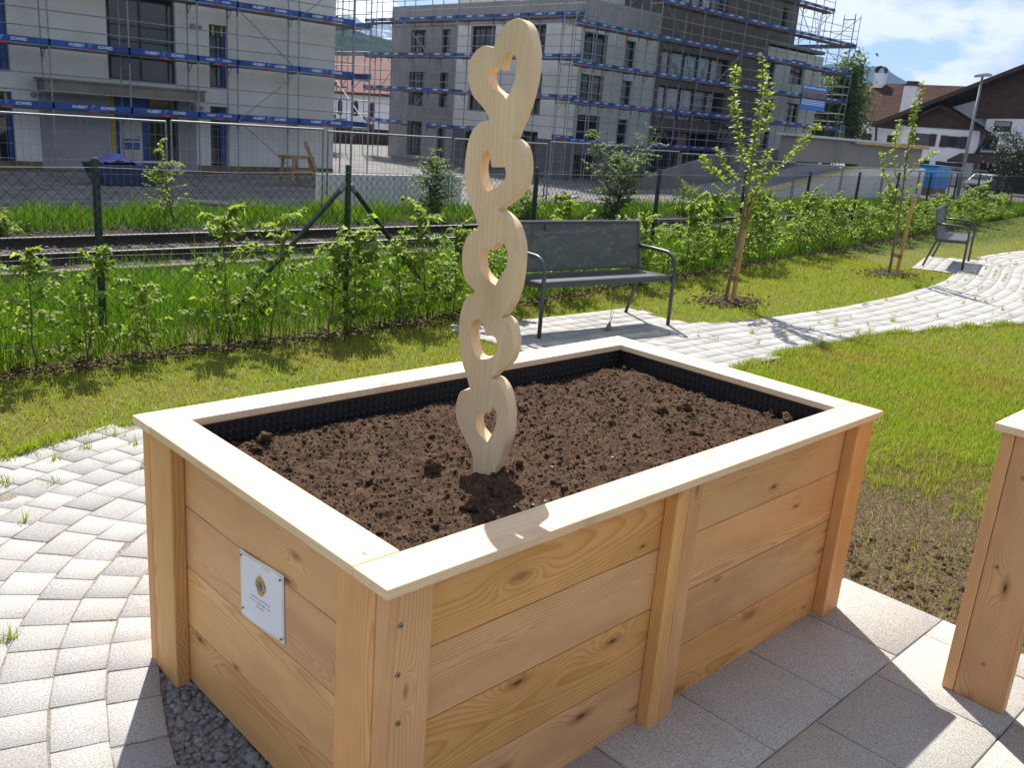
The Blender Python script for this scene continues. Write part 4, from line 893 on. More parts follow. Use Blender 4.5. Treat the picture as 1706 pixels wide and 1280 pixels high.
T2 = [[[-0.005, 0.013, -0.05], [-0.003, 0.008, 0.413], [-0.011, 0.027, 0.955], [-0.017, 0.039, 1.241], [-0.03, 0.072, 1.683], [-0.036, 0.084, 1.961], [-0.017, 0.04, 2.278], [-0.02, 0.048, 2.641]], [[-0.017, 0.04, 1.159], [-0.072, 0.169, 1.415], [-0.096, 0.226, 1.628], [-0.101, 0.236, 1.9], [-0.103, 0.242, 2.106]], [[-0.02, 0.046, 1.322], [0.042, -0.053, 1.534], [0.094, -0.173, 1.649], [0.114, -0.267, 1.706]], [[-0.011, 0.026, 1.037], [-0.074, 0.173, 1.186], [-0.125, 0.292, 1.378], [-0.153, 0.36, 1.656]], [[-0.025, 0.058, 1.563], [-0.009, 0.022, 1.847], [-0.035, 0.083, 2.118], [-0.037, 0.088, 2.392]], [[-0.008, 0.019, 1.12], [0.031, -0.073, 1.212], [0.071, -0.167, 1.279]]]
def sapling(loc, lines, label, dens, L, mat):
    r = thing('sapling_tree', label, 'tree', loc); o = np.array(loc); mb = MB(); BP = []; BD_ = []
    for i, ln in enumerate(lines):
        p = np.array(ln); dd_ = np.r_[0, np.cumsum(np.linalg.norm(np.diff(p, axis=0), axis=1))]; t = np.linspace(0, dd_[-1], 16)
        q = np.stack([np.interp(t, dd_, p[:, k]) for k in range(3)], -1); q[1:-1] = (q[:-2]+2*q[1:-1]+q[2:])/4; q[2:] += rng.normal(0, 0.004, (14, 3))
        rad = np.linspace(0.021, 0.004, 16)*(1 if i == 0 else 0) if i == 0 else np.linspace(0.0065, 0.0025, 16)
        mb.tube(q+o, list(rad), 8)
        m = int(dens*dd_[-1]*(0.50 if i == 0 else 1)); P, T = along(q, m, 0.50 if i == 0 else 0.22, 1.0)
        # short spurs carry the leaves in little rosettes
        az = rng.uniform(0, 6.28, m); sp = np.stack([np.cos(az), np.sin(az), rng.uniform(-0.1, 0.9, m)], -1); sp -= T*np.einsum('ij,ij->i', sp, T)[:, None]*0.6
        P2 = P+sp*rng.uniform(0.003, 0.02, (m, 1)); BP.append(P2); BD_.append(sp+T*0.35+rng.normal(0, 0.25, (m, 3)))
    BP = np.concatenate(BP)+o; BD_ = np.concatenate(BD_); n = len(BP); Ls = L*rng.uniform(0.6, 1.2, n)
    V, F = leaf_mesh(BP, BD_, Ls, Ls*0.6, 0.15); mb.build('trunk', BARK_GREY, r, smooth=True); npmesh('crown', V, F, mat, r, rnd=np.repeat(np.clip(rng.normal(0.5, 0.22, n), 0, 1), 5))
sapling((7.40, 3.97, 0), T1, 'slender young fruit tree with bright leaves, staked on the lawn right of the near bench', 125, 0.066, LEAF_TREE)
sapling((11.85, 4.20, 0), T2, 'thin sparse young tree staked on the lawn just before the far bench', 130, 0.056, LEAF_TREE)
def stake(b, tp, label, tree):
    o = thing('tree_stake', label, 'stake', (b[0], b[1], 0)); mb = MB(); mb.tube([(b[0], b[1], -0.1), tp], [0.026, 0.024], 12, grain=True, rnd=0.4); mb.build('post', STAKE, o, smooth=False, attrs=True)
    mb = MB(); c = Vector(b).lerp(Vector(tp), 0.24); e = Vector((tree[0], tree[1], c.z+0.02))
    for k in range(3):
        dz = Vector((0, 0, 0.018*k-0.02)); d = (e-c).normalized(); s = Vector((-d.y, d.x, 0))
        mb.tube([c-d*0.03+dz, c+s*0.03+dz, (c+e)/2+s*(-0.006)+dz, e-s*0.026+dz, e+d*0.03+dz, e+s*0.026+dz, (c+e)/2+s*0.006+dz, c-s*0.03+dz, c-d*0.03+dz], 0.008, 5)
    mb.build('tie', simple('coir_rope', (0.22, 0.12, 0.06), 0.9), o)
stake((7.55, 4.01, 0), (7.46, 3.93, 1.10), 'round tan wooden stake beside the nearer sapling, tied with rope', (7.396, 3.98))
stake((11.98, 4.16, 0), (11.93, 4.10, 1.14), 'round tan wooden stake beside the farther sapling, tied with rope', (11.847, 4.21))

# bushes on the far side of the railway
def place(r, loc, rz=0):
    r.location = loc; r.rotation_euler = (0, 0, rz)
place(make_shrub('bush', 1.32, 0.50, 13, 700, LEAF_TREE, BARK, 'bright green upright bush growing in front of the left building', 'bush', L=0.06, low=0.2, stems=3), (5.92, 14.4, -0.45))
place(make_shrub('bush', 1.45, 0.62, 14, 5200, LEAF_GREY, BARK, 'loose grey green bush beyond the tracks, left of the sculpture', 'bush', L=0.07, Wf=0.45, low=0.1, stems=9), (11.75, 14.45, -0.45))
place(make_shrub('bush', 2.3, 0.75, 17, 11000, LEAF_GREY, BARK, 'tall grey green willow bush beyond the tracks, above the near bench', 'bush', L=0.075, Wf=0.45, low=0.06, stems=11), (18.0, 14.5, -0.5))
for j, (x, y, h_, lab) in enumerate(((1.9, 14.0, 0.5, 'low leafy bush beyond the tracks at the left edge'), (2.95, 13.95, 0.36, 'small low bush on the far verge left of the first fence post'), (14.6, 14.3, 0.7, 'low leafy bush on the far verge right of the sculpture'), (20.9, 14.3, 0.95, 'low yellow green bush right of the tall willow bush'), (25.2, 14.2, 0.8, 'low bush on the far verge behind the nearer sapling'))):
    place(make_shrub('bush', h_, 0.5, 14, 800, LEAF_HEDGE, BARK, lab, 'bush', L=0.07, low=0.05, stems=4), (x, y, float(height(x, y))))

# ------------------------------------------------------------------ railway track
RT = thing('railway_track', 'single railway track with two dark rails running behind the garden fence', 'railway track', (10, 12.26, -0.6))
RAIL = simple('rusty_rail', (0.045, 0.032, 0.026), 0.75, var=0.4, scale=20); RAILTOP = simple('polished_rail_head', (0.45, 0.45, 0.46), 0.32, metal=0.9, var=0.1)
for y in (11.54, 12.98):
    mb = MB(); z = -0.45
    prof = [(-0.07, -0.15), (0.07, -0.15), (0.07, -0.135), (0.012, -0.12), (0.012, -0.045), (0.034, -0.035), (0.034, -0.004), (0.028, 0), (-0.028, 0), (-0.034, -0.004), (-0.034, -0.035), (-0.012, -0.045), (-0.012, -0.12), (-0.07, -0.135)]
    mb.prism(prof, ((-30, y, z), (0, 1, 0), (0, 0, 1), (1, 0, 0)), 0, 150, 0); rl = mb.build('rail', RAIL, RT)
    mb = MB(); mb.box(-30, 120, y-0.027, y+0.027, z, z+0.0025); mb.build('rail_head', RAILTOP, rl)
mb = MB(); x = -10
while x < 60: mb.box(x, x+0.24, 10.95, 13.55, -0.72, -0.595); x += 0.63
mb.build('sleepers', simple('dark_sleeper', (0.05, 0.04, 0.034), 0.9, var=0.4, scale=12), RT)
mb = MB(); mb.box(-20, 60, 10.55, 10.75, -0.62, -0.53); mb.box(-20, 60, 10.56, 10.74, -0.53, -0.515)
tag(mb.build('cable_duct', simple('brown_grey_concrete', (0.16, 0.13, 0.105), 0.9, var=0.3, scale=4)), 'low brownish concrete cable duct running beside the near rail', 'cable duct')
# ------------------------------------------------------------------ site fence of mobile panels
SG = 'mobile mesh fence panels round the building site'
FY = 16.0
def site_panel(x0, x1, zt, label, y0=FY, y1=FY):
    z0 = -0.92; r = thing('site_fence_panel', label, 'fence panel', ((x0+x1)/2, (y0+y1)/2, z0), SG)
    A = lambda x: y0+(y1-y0)*(x-x0)/(x1-x0)
    mb = MB(); fr = [(x0+0.03, A(x0), z0), (x0+0.03, A(x0), zt), (x1-0.03, A(x1), zt), (x1-0.03, A(x1), z0)]
    mb.tube(fr[:2], 0.021, 8); mb.tube(fr[2:], 0.021, 8); mb.tube([fr[1], fr[2]], 0.021, 8); mb.tube([(x0+0.03, A(x0), z0+0.14), (x1-0.03, A(x1), z0+0.14)], 0.018, 6); mb.build('frame', GALV, r)
    V = MB(); n = int((x1-x0)/0.12)
    for k in range(1, n):
        x = x0+(x1-x0)*k/n; V.bar((x, A(x), z0+0.14), (x, A(x), zt), 0.0042, 0.0042, upv=(0, 1, 0))
    for k in range(1, 8):
        z = z0+0.14+(zt-z0-0.14)*k/8; V.bar((x0+0.03, A(x0), z), (x1-0.03, A(x1), z), 0.007 if k in (2, 5) else 0.0042, 0.0042)
    V.build('wire_mesh', GALV, r)
    for x in (x0+0.03, x1-0.03):
        mb = MB(); mb.box(x-0.11, x+0.11, A(x)-0.34, A(x)+0.34, z0-0.05, z0+0.11); mb.build('foot_block', CONC, r)
    return r
SP = [(-0.45, 3.05, 1.14), (3.07, 6.56, 1.18), (6.60, 9.98, 1.20), (10.04, 13.54, 1.17), (13.58, 16.86, 1.16), (16.92, 20.42, 1.22), (20.46, 22.7, 1.15), (22.75, 26.2, 1.10), (26.25, 29.8, 1.0), (29.85, 33.4, 0.95), (33.45, 37.0, 0.92), (37.05, 40.6, 0.90), (40.65, 44.2, 0.9), (44.25, 47.8, 0.9)]
SPL = ['at the left edge of the photo', 'in front of the canopied doorway', 'in front of the narrow windows', 'in front of the gap between the buildings', 'right behind the sculpture', 'between sculpture and tall willow bush', 'short panel just right of the tall willow bush', 'left of the nearer sapling', 'behind the nearer sapling', 'in front of the sloping ramp wall', 'in front of the tall concrete wall', 'behind the farther sapling', 'in front of the blue cabin', 'at the far right end of the row']
for (a, b_, z), l in zip(SP, SPL): site_panel(a, b_, z, 'grey mobile site fence panel '+l)

# ------------------------------------------------------------------ walls with openings
def wall(mb, O, U, N, W_, z0, z1, holes, reveal=0.25, mat=0, top=None):
    """wall in the plane through O along U, facing N; holes (u0,u1,z0,z1) get reveals going inwards"""
    O, U, N = Vector(O), Vector(U), Vector(N); Z = Vector((0, 0, 1))
    us = sorted({0.0, W_, *[h[0] for h in holes], *[h[1] for h in holes]}); zs = sorted({z0, z1, *[h[2] for h in holes], *[h[3] for h in holes]})
    us = [u for u in us if 0 <= u <= W_]; zs = [z for z in zs if z0 <= z <= z1]
    P = lambda u, z, d=0.0: O+U*u+Z*z-N*d
    for ua, ub in zip(us[:-1], us[1:]):
        for za, zb in zip(zs[:-1], zs[1:]):
            c = ((ua+ub)/2, (za+zb)/2)
            if any(h[0] < c[0] < h[1] and h[2] < c[1] < h[3] for h in holes): continue
            mb.quad(P(ua, za), P(ub, za), P(ub, zb), P(ua, zb), mat)
    for (a, b_, c, d) in holes:
        mb.quad(P(a, c), P(a, d), P(a, d, reveal), P(a, c, reveal), mat); mb.quad(P(b_, c), P(b_, d), P(b_, d, reveal), P(b_, c, reveal), mat)
        mb.quad(P(a, d), P(b_, d), P(b_, d, reveal), P(a, d, reveal), mat); mb.quad(P(a, c), P(b_, c), P(b_, c, reveal), P(a, c, reveal), mat)
    return mb
GLASS = simple('dark_window_glass', (0.02, 0.024, 0.028), 0.06, var=0.3, scale=0.8, spec=0.6)
PALEGL = simple('glass_with_painted_sky', (0.22, 0.25, 0.29), 0.08, var=0.4, scale=0.9, spec=0.8)  # pale base colour stands in for bright sky seen through the panes
FRAMEM = simple('anthracite_window_frame', (0.06, 0.062, 0.066), 0.5, var=0.05)
FOIL = simple('blue_protective_foil', (0.02, 0.07, 0.25), 0.4, var=0.2, scale=5)
YFOAM = simple('yellow_foam_strip', (0.45, 0.33, 0.04), 0.8, var=0.2)
def window(parent, O, U, N, h, reveal=0.2, mull=(), trans=(), fw_=0.07, foil=None, glass=None):
    O, U, N = Vector(O), Vector(U), Vector(N); Z = Vector((0, 0, 1)); a, b_, c, d = h; mb = MB()
    P = lambda u, z, k: O+U*u+Z*z-N*k
    def bar(u0, u1, z0, z1, mat=0):
        V = [P(u, z, k) for k in (reveal-0.06, reveal) for z in (z0, z1) for u in (u0, u1)]
        mb.add(V, [(0, 1, 3, 2), (4, 6, 7, 5), (0, 4, 5, 1), (2, 3, 7, 6), (0, 2, 6, 4), (1, 5, 7, 3)], mat)
    bar(a, b_, c, c+fw_); bar(a, b_, d-fw_, d); bar(a, a+fw_, c+fw_, d-fw_); bar(b_-fw_, b_, c+fw_, d-fw_)
    for m in mull: bar(m-fw_/2, m+fw_/2, c+fw_, d-fw_)
    for t_ in trans: bar(a+fw_, b_-fw_, t_-fw_/2, t_+fw_/2)
    if foil == 'blue':
        V = [P(u, z, reveal-0.07) for z in (c, d) for u in (b_-0.22, b_-0.02)]; mb.add(V, [(0, 1, 3, 2)], 1)
    if foil == 'yellow':
        for u in (a+0.15, b_-0.2): V = [P(u+e, z, reveal-0.075) for z in (d-0.35, d-0.03) for e in (0, 0.09)]; mb.add(V, [(0, 1, 3, 2)], 2)
        V = [P(u, z, reveal-0.07) for z in (c, d) for u in (b_-0.16, b_-0.04)]; mb.add(V, [(0, 1, 3, 2)], 1)
    f = mb.build('window', [FRAMEM, FOIL, YFOAM], parent)
    mb = MB(); mb.quad(P(a, c, reveal-0.02), P(b_, c, reveal-0.02), P(b_, d, reveal-0.02), P(a, d, reveal-0.02)); mb.build('pane', glass or GLASS, f)
    return f

def mat_plaster(name, c, var=0.07, streak=0.12):
    m, t, b = newmat(name); co = t.coord(); n = t.noise(co, 1.2, 5, 0.6); sp = t('SeparateXYZ'); t.put(sp.inputs[0], co)
    st = t.noise(t('CombineXYZ', X=t.math('MULTIPLY', sp.outputs[0], 2.0), Y=t.math('MULTIPLY', sp.outputs[1], 2.0), Z=t.math('MULTIPLY', sp.outputs[2], 0.25)).outputs[0], 1.5, 4, 0.6)
    col = t.ramp(n, [(0.3, tuple(k*(1-var) for k in c)), (0.7, tuple(min(1, k*(1+var)) for k in c))])
    col = t.mix(t.ramp(st, [(0.5, 0.0), (0.8, streak)]), col, tuple(k*0.45 for k in c))
    t.put(b.inputs['Base Color'], col); b.inputs['Roughness'].default_value = 0.9
    bp = t('Bump', Strength=0.2, Distance=0.005, Height=t.noise(co, 60, 3, 0.6)); t.put(b.inputs['Normal'], bp.outputs[0]); return m
WHITE_P = mat_plaster('white_plaster', (0.60, 0.59, 0.55)); GREY_P = mat_plaster('grey_base_coat', (0.27, 0.268, 0.275), 0.16, 0.35); PLINTH = mat_plaster('grey_plinth_coat', (0.14, 0.14, 0.15), 0.15, 0.3)
BROWN_P = mat_plaster('brown_grey_render', (0.125, 0.11, 0.10), 0.14, 0.3); WARM_W = mat_plaster('warm_white_plaster', (0.68, 0.68, 0.665), 0.06, 0.12); GREEN_W = mat_plaster('pale_greenish_plaster', (0.47, 0.49, 0.455), 0.08, 0.15)
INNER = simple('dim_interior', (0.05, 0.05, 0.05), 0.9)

# ------------------------------------------------------------------ left building
LB = thing('apartment_building', 'unfinished white apartment block at the left with canopied entrance, behind scaffolding', 'building', (8, 36, -1))
X0, X1, YW, ZB, ZT = -14.0, 19.65, 30.6, -1.3, 15.5
u = lambda x: x-X0
HL = [(u(11.0), u(13.3), 1.98, 4.75), (u(14.5), u(15.17), 2.0, 4.10), (u(14.5), u(15.15), -0.78, 1.35), (u(10.98), u(13.35), -0.62, 1.52), (u(6.2), u(8.06), 1.95, 4.5), (u(6.0), u(8.05), -0.80, 1.36), (u(11.0), u(13.3), 5.0, 7.6), (u(14.5), u(15.17), 5.0, 7.1), (u(0.5), u(2.5), 1.9, 4.2), (u(0.5), u(2.5), -0.8, 1.3)]
mb = wall(MB(), (X0, YW, 0), (1, 0, 0), (0, -1, 0), X1-X0, ZB, ZT, HL, 0.28)
mb.quad((X1, YW, ZB), (X1, 42, ZB), (X1, 42, ZT), (X1, YW, ZT)); mb.quad((X0, YW, ZB), (X0, 42, ZB), (X0, 42, ZT), (X0, YW, ZT)); mb.quad((X0, 42, ZB), (X1, 42, ZB), (X1, 42, ZT), (X0, 42, ZT))
mb.quad((X0, YW+0.3, ZB), (X1-0.02, YW+0.3, ZB), (X1-0.02, YW+0.3, ZT), (X0, YW+0.3, ZT)); mb.build('wall', WHITE_P, LB)
mb = MB(); mb.box(X0-0.3, X1+0.3, YW-0.3, 42.3, ZT, ZT+0.3); mb.build('roof', CONC, LB)
W0 = ((X0, YW, 0), (1, 0, 0), (0, -1, 0))
window(LB, *W0, HL[0], mull=(u(12.15),), trans=()); window(LB, *W0, HL[1], foil='yellow'); window(LB, *W0, HL[2], trans=(0.55,), foil='blue'); window(LB, *W0, HL[4], foil='blue'); window(LB, *W0, HL[5], trans=(0.6,), foil='yellow')
for h in HL[6:]: window(LB, *W0, h)
window(LB, *W0, (u(12.30), u(13.35), -0.62, 1.52), mull=(), trans=(1.15,))
DOORM = simple('pale_door_leaf', (0.40, 0.40, 0.36), 0.6); mb = MB()
mb.box(11.0, 12.26, YW+0.10, YW+0.16, -0.62, 1.5, 1); mb.box(11.02, 11.16, YW+0.06, YW+0.10, -0.62, 1.5, 2); mb.box(11.30, 12.05, YW+0.05, YW+0.099, -0.60, 0.70, 0); mb.box(11.36, 11.95, YW+0.045, YW+0.05, -0.25, 0.1, 1); mb.box(11.36, 11.95, YW+0.03, YW+0.0445, -0.02, 0.04, 0)
dr = mb.build('door', [DOORM, FOIL, YFOAM], LB); mb = MB(); mb.tube([(11.95, YW+0.04, 0.2), (11.95, YW-0.02, 0.2), (11.84, YW-0.02, 0.2)], 0.015, 6); mb.build('handle', GALV, dr)
mb = MB(); LIL = mat_plaster('lilac_grey_coat', (0.30, 0.275, 0.285), 0.06)
for xa, xb in ((8.80, 10.96), (13.36, 13.97)): mb = MB(); mb.box(xa, xb, YW-0.006, YW-0.001, -0.95, 1.40); mb.build('entrance_surround', LIL, LB)
mb = MB(); mb.box(8.78, 13.95, YW-0.75, YW-0.002, 1.45, 1.80); mb.box(8.7, 14.0, YW-0.8, YW-0.003, 1.80, 1.86); mb.build('canopy', mat_plaster('stained_canopy_concrete', (0.20, 0.175, 0.15), 0.3, 0.4), LB)
mb = MB(); mb.box(X0, 8.78, YW-0.03, YW-0.001, -1.3, -0.72); mb.box(14.0, X1, YW-0.03, YW-0.001, -1.3, -0.72); mb.box(8.79, 13.99, YW-0.02, YW-0.0015, -1.3, -0.95); mb.build('plinth', simple('brown_insulation_strip', (0.16, 0.115, 0.06), 0.9, var=0.5, scale=3), LB)
for (x, z) in ((8.72, 1.32), (13.95, 3.95), (13.95, 1.25)):
    mb = MB(); mb.tube([(x-0.05, YW-0.08, z), (x-0.05, YW-0.001, z)], 0.09, 10); mb.tube([(x+0.2, YW-0.07, z), (x+0.2, YW-0.001, z)], 0.07, 10); mb.build('lamp_socket', GALV, LB)

# ------------------------------------------------------------------ scaffolding
TBLUE = simple('blue_toe_board', (0.024, 0.075, 0.25), 0.6, var=0.4, scale=1.1); DECKM = simple('weathered_deck', (0.15, 0.14, 0.13), 0.75, var=0.3, scale=2); TXT = simple('white_lettering', (0.62, 0.65, 0.70), 0.6, var=0.02); RED = simple('red_tag', (0.5, 0.06, 0.03), 0.6, var=0.1); LBLUE = simple('light_blue_mark', (0.12, 0.30, 0.6), 0.6)
TX = text_mesh('HUBERT', 0.135, 0.004), text_mesh('SCHMID', 0.135, 0.004)
def scaffold(label, name, O, U, N, us, decks, z0, ztop, depth=0.75, bh=0.205, inner=True, lettering=True, braces=(), skip=lambda k, i: False, ladders=(), railtop=True, zt_of=None):
    """O: foot of the outer row, U along the face, N pointing away from the building"""
    O, U, N = Vector(O), Vector(U), Vector(N); Z = Vector((0, 0, 1)); P = lambda u, d, z: O+U*u-N*d+Z*z
    r = thing(name, label, 'scaffold', O+Z*z0); zt_of = zt_of or (lambda u: ztop)
    for i, u_ in enumerate(us):
        for d in ((0, depth) if inner else (0,)):
            mb = MB(); zt = zt_of(u_)
            mb.tube([P(u_, d, z0), P(u_, d, zt)], 0.0245, 6)
            for zd in decks:
                if zd < zt: mb.tube([P(u_, d, zd-0.28), P(u_, d, zd+0.02)], 0.032, 6, mat=1 if (d == 0 and i % 2) else 0)
            st = mb.build('standard', [SCAF, TBLUE], r)
        if inner:
            for zd in decks:
                if zd < zt: mb = MB(); mb.bar(P(u_, -0.02, zd-0.06), P(u_, depth+0.05, zd-0.06), 0.045, 0.05); mb.tube([P(u_, depth*0.95, zd-0.35), P(u_, depth*0.55, zd-0.07)], 0.016, 4); mb.build('transom', SCAF, r)
    for k, zd in enumerate(decks):
        for i, (ua, ub) in enumerate(zip(us[:-1], us[1:])):
            if skip(k, i) or zd > min(zt_of(ua), zt_of(ub)): continue
            mb = MB(); mb.add([P(a, d, z) for z in (zd-0.05, zd) for d in (0.03, depth-0.06) for a in (ua+0.02, ub-0.02)], [(0, 2, 3, 1), (4, 5, 7, 6), (0, 1, 5, 4), (2, 6, 7, 3), (0, 4, 6, 2), (1, 3, 7, 5)])
            n = int((ub-ua)/0.28)
            mb.build('deck', DECKM, r)
            mb = MB(); mb.add([P(a, d, z) for z in (zd+0.015, zd+bh) for d in (-0.055, -0.028) for a in (ua-0.03, ub+0.03)], [(0, 2, 3, 1), (4, 5, 7, 6), (0, 1, 5, 4), (2, 6, 7, 3), (0, 4, 6, 2), (1, 3, 7, 5)])
            tb = mb.build('toe_board', TBLUE, r)
            if lettering:
                mb = MB(); c = (ua+ub)/2; sc = min(1.0, (ub-ua)/2.1)
                put_text(mb, TX[0], P(c-0.42*sc, -0.0585, zd+0.112), U, Z, sc*0.92); put_text(mb, TX[1], P(c+0.44*sc, -0.0585, zd+0.112), U, Z, sc*0.92)
                a_ = 0.03*sc; mb.add([P(c+q[0]*sc, -0.0585, zd+0.06+q[1]) for q in ((-0.06, 0), (-0.03, 0), (-0.03, 0.09), (0.04, 0.09), (0.04, 0.12), (-0.06, 0.12))], [(0, 1, 2, 5), (2, 3, 4, 5)], 1)
                mb.add([P(c+q[0], -0.0588, zd-0.035+q[1]) for q in ((-0.16, 0), (0.12, 0), (0.12, 0.055), (-0.16, 0.055))], [(0, 1, 2, 3)], 2)
                mb.build('lettering', [TXT, LBLUE, RED], tb)
        for dz in (0.52, 1.02):
            mb = MB()
            for ua, ub in zip(us[:-1], us[1:]):
                if zd+dz < min(zt_of(ua), zt_of(ub))+0.2: mb.tube([P(ua, 0, zd+dz), P(ub, 0, zd+dz)], 0.019, 5)
            if mb.n: mb.build('guard_rail', SCAF, r)
    for (i, k, s) in braces:
        za, zb = decks[k]-0.0, decks[k]+1.85
        if s < 0: za, zb = zb, za
        mb = MB(); mb.tube([P(us[i], -0.04, za), P(us[i+1], -0.04, zb)], 0.022, 5); mb.build('brace', SCAF, r)
    for (u_, k, dirn) in ladders:
        mb = MB(); za = decks[k]-1.8; zb = decks[k]+0.0
        for s in (-0.17, 0.17): mb.tube([P(u_+s-0.25*dirn, 0.2, za), P(u_+s+0.25*dirn, 0.35, zb)], 0.014, 4)
        for q in range(1, 7): f = q/7; mb.tube([P(u_-0.17-0.25*dirn+0.5*dirn*f, 0.2+0.15*f, za+(zb-za)*f), P(u_+0.17-0.25*dirn+0.5*dirn*f, 0.2+0.15*f, za+(zb-za)*f)], 0.010, 4)
        mb.build('ladder', SCAF, r)
    return r
scaffold('scaffolding with lettered blue toe boards along the white left building', 'scaffold', (0, 29.6, 0), (1, 0, 0), (0, -1, 0), [-1.4, 1.18, 3.75, 6.33, 8.90, 11.30, 13.60, 15.05, 17.46, 19.80], [0.95, 2.78, 4.66], -0.95, 6.8,
         braces=((7, 1, -1), (7, 0, 1), (8, 2, 1)))
r2 = MB(); r2.tube([(15.05, 29.55, 0.95), (17.46, 29.55, -0.9)], 0.022, 5); 
tag(r2.build('loose_scaffold_pole', SCAF), 'slanting scaffold tube at ground level right of the narrow ground floor window', 'scaffold pole')
# cross scaffold round the right-hand corner of the left building
scaffold('narrow scaffold tower seen end on in the gap right of the white left building', 'scaffold_tower', (20.6, 29.6, 0), (0, 1, 0), (1, 0, 0), [0, 2.57, 5.14, 7.7, 10.3], [0.95, 2.78, 4.66], -0.95, 6.9, lettering=False, braces=((0, 0, 1), (1, 1, -1)))

# ------------------------------------------------------------------ second building: two faces meeting at a corner
B2 = thing('apartment_building', 'large grey and white apartment block shell wrapped in scaffolding, behind the sculpture', 'building', (44, 38, -1))
XC, YC = 32.95, 30.05
YE = 45.1
f = lambda y: YE-y       # along the left face, running from far end to the corner (U = -Y)
HA = []
for (ya, yb) in ((43.3, 41.9), (40.5, 39.75)):
    HA += [(f(ya), f(yb), 4.75, 6.20), (f(ya), f(yb), 2.02, 3.95), (f(ya), f(yb), -0.75, 1.18)]
HW = [(f(38.05), f(36.1), 4.75, 6.35), (f(38.0), f(36.05), 2.0, 4.08), (f(38.0), f(36.05), -0.6, 1.2), (f(33.6), f(32.4), 4.75, 6.35), (f(33.6), f(32.4), 2.0, 4.05), (f(33.6), f(32.4), -0.6, 1.2)]
WA = ((XC, YE, 0), (0, -1, 0), (-1, 0, 0))
mb = wall(MB(), (XC, YE, 0), (0, -1, 0), (-1, 0, 0), f(39.15), -1.5, 7.25, HA, 0.25); mb.build('wall', GREY_P, B2)
off = f(39.15)
mb = wall(MB(), (XC, 39.15, 0), (0, -1, 0), (-1, 0, 0), 39.15-YC, 0.9, 7.25, [(a-off, b_-off, max(c, 0.9), d) for a, b_, c, d in HW], 0.25); mb.build('wall', WARM_W, B2)
mb = wall(MB(), (XC, 39.15, 0), (0, -1, 0), (-1, 0, 0), 39.15-YC, -1.5, 0.9, [(a-off, b_-off, c, min(d, 0.9)) for a, b_, c, d in HW if c < 0], 0.25); mb.build('plinth', PLINTH, B2)
for h in HA: window(B2, *WA, h, reveal=0.22, mull=((h[0]+h[1])/2+0.15,) if h[1]-h[0] > 1 else (), trans=(h[2]+0.55,))
for h in HW: window(B2, *WA, h, reveal=0.22, mull=((h[0]+h[1])/2,))
# right face
g_ = lambda x: x-XC
WB = ((XC, YC, 0), (1, 0, 0), (0, -1, 0))
HR = []
for (c, d) in ((4.62, 6.02), (2.80, 4.10), (0.9, 2.2), (-0.9, 0.3)):
    HR += [(g_(33.25), g_(34.95), c, d), (g_(36.3), g_(37.15), c, d-0.05)]
mb = wall(MB(), *WB[:2], WB[2], 38.95-XC, 0.85, 7.25, [(a, b_, max(c, 0.85), d) for a, b_, c, d in HR if d > 0.9], 0.25); mb.build('wall', GREEN_W, B2)
mb = wall(MB(), *WB[:2], WB[2], 38.95-XC, -1.5, 0.85, [(a, b_, c, min(d, 0.85)) for a, b_, c, d in HR if c < 0], 0.25); mb.build('plinth', PLINTH, B2)
for h in HR: window(B2, *WB, h, reveal=0.2, mull=((h[0]+h[1])/2-0.1,) if h[1]-h[0] > 1 else (), trans=(h[2]+0.42,))
# brown middle part with deep loggias and storeys above the frame
HB = [(0.25, 6.6, 4.45, 5.85), (0.25, 6.6, 2.35, 4.05), (0.25, 6.9, -0.9, 1.75), (0.9, 5.6, 8.3, 10.2)]
WM = ((38.95, YC-0.12, 0), (1, 0, 0), (0, -1, 0))
mb = wall(MB(), *WM[:2], WM[2], 49.3-38.95, -1.5, 13.2, HB, 1.3); mb.quad((38.95, YC-0.12, 7.25), (38.95, YC+9, 7.25), (38.95, YC+9, 13.2), (38.95, YC-0.12, 13.2)); mb.quad((38.95, YC-0.12, -1.5), (38.95, YC, -1.5), (38.95, YC, 7.25), (38.95, YC-0.12, 7.25)); mb.quad((49.3, YC-0.12, -1.5), (49.3, YC+9, -1.5), (49.3, YC+9, 13.2), (49.3, YC-0.12, 13.2)); mb.build('wall', BROWN_P, B2)
for k, h in enumerate(HB):
    n = 5 if k != 2 else 4
    for i in range(n):
        a = h[0]+(h[1]-h[0])*i/n; b_ = h[0]+(h[1]-h[0])*(i+1)/n-0.05
        window(B2, *WM, (a, b_, h[2], h[3]), reveal=1.28 if k == 2 else 0.5, glass=PALEGL if (k in (0, 3) or i < 3 and k == 1) else None)
mb = MB()
for z in (4.62, 2.52, 8.45):
    mb = MB()
    for k in range(3): mb.bar((39.25, YC-0.05, z+0.22*k), (45.5, YC-0.05, z+0.22*k), 0.03, 0.03)
    for x in np.arange(39.3, 45.6, 1.25): mb.bar((x, YC-0.05, z-0.1), (x, YC-0.05, z+0.6), 0.034, 0.034)
    mb.build('balcony_railing', GALV, B2)
mb = MB(); mb.box(44.6, 47.2, YC-1.0, YC-0.3, 2.3, 2.36)
for i in range(7):
    a = 43.4+i*0.5; mb.tube([(a, YC-1.35, 1.55), (a+0.25, YC-1.35, 2.05)], 0.02, 4); mb.tube([(a+0.25, YC-1.35, 2.05), (a+0.5, YC-1.35, 1.55)], 0.02, 4)
mb.tube([(43.4, YC-1.35, 1.55), (46.9, YC-1.35, 1.55)], 0.024, 5); mb.tube([(43.4, YC-1.35, 2.05), (46.9, YC-1.35, 2.05)], 0.024, 5); mb.build('lattice_girder', SCAF, B2)
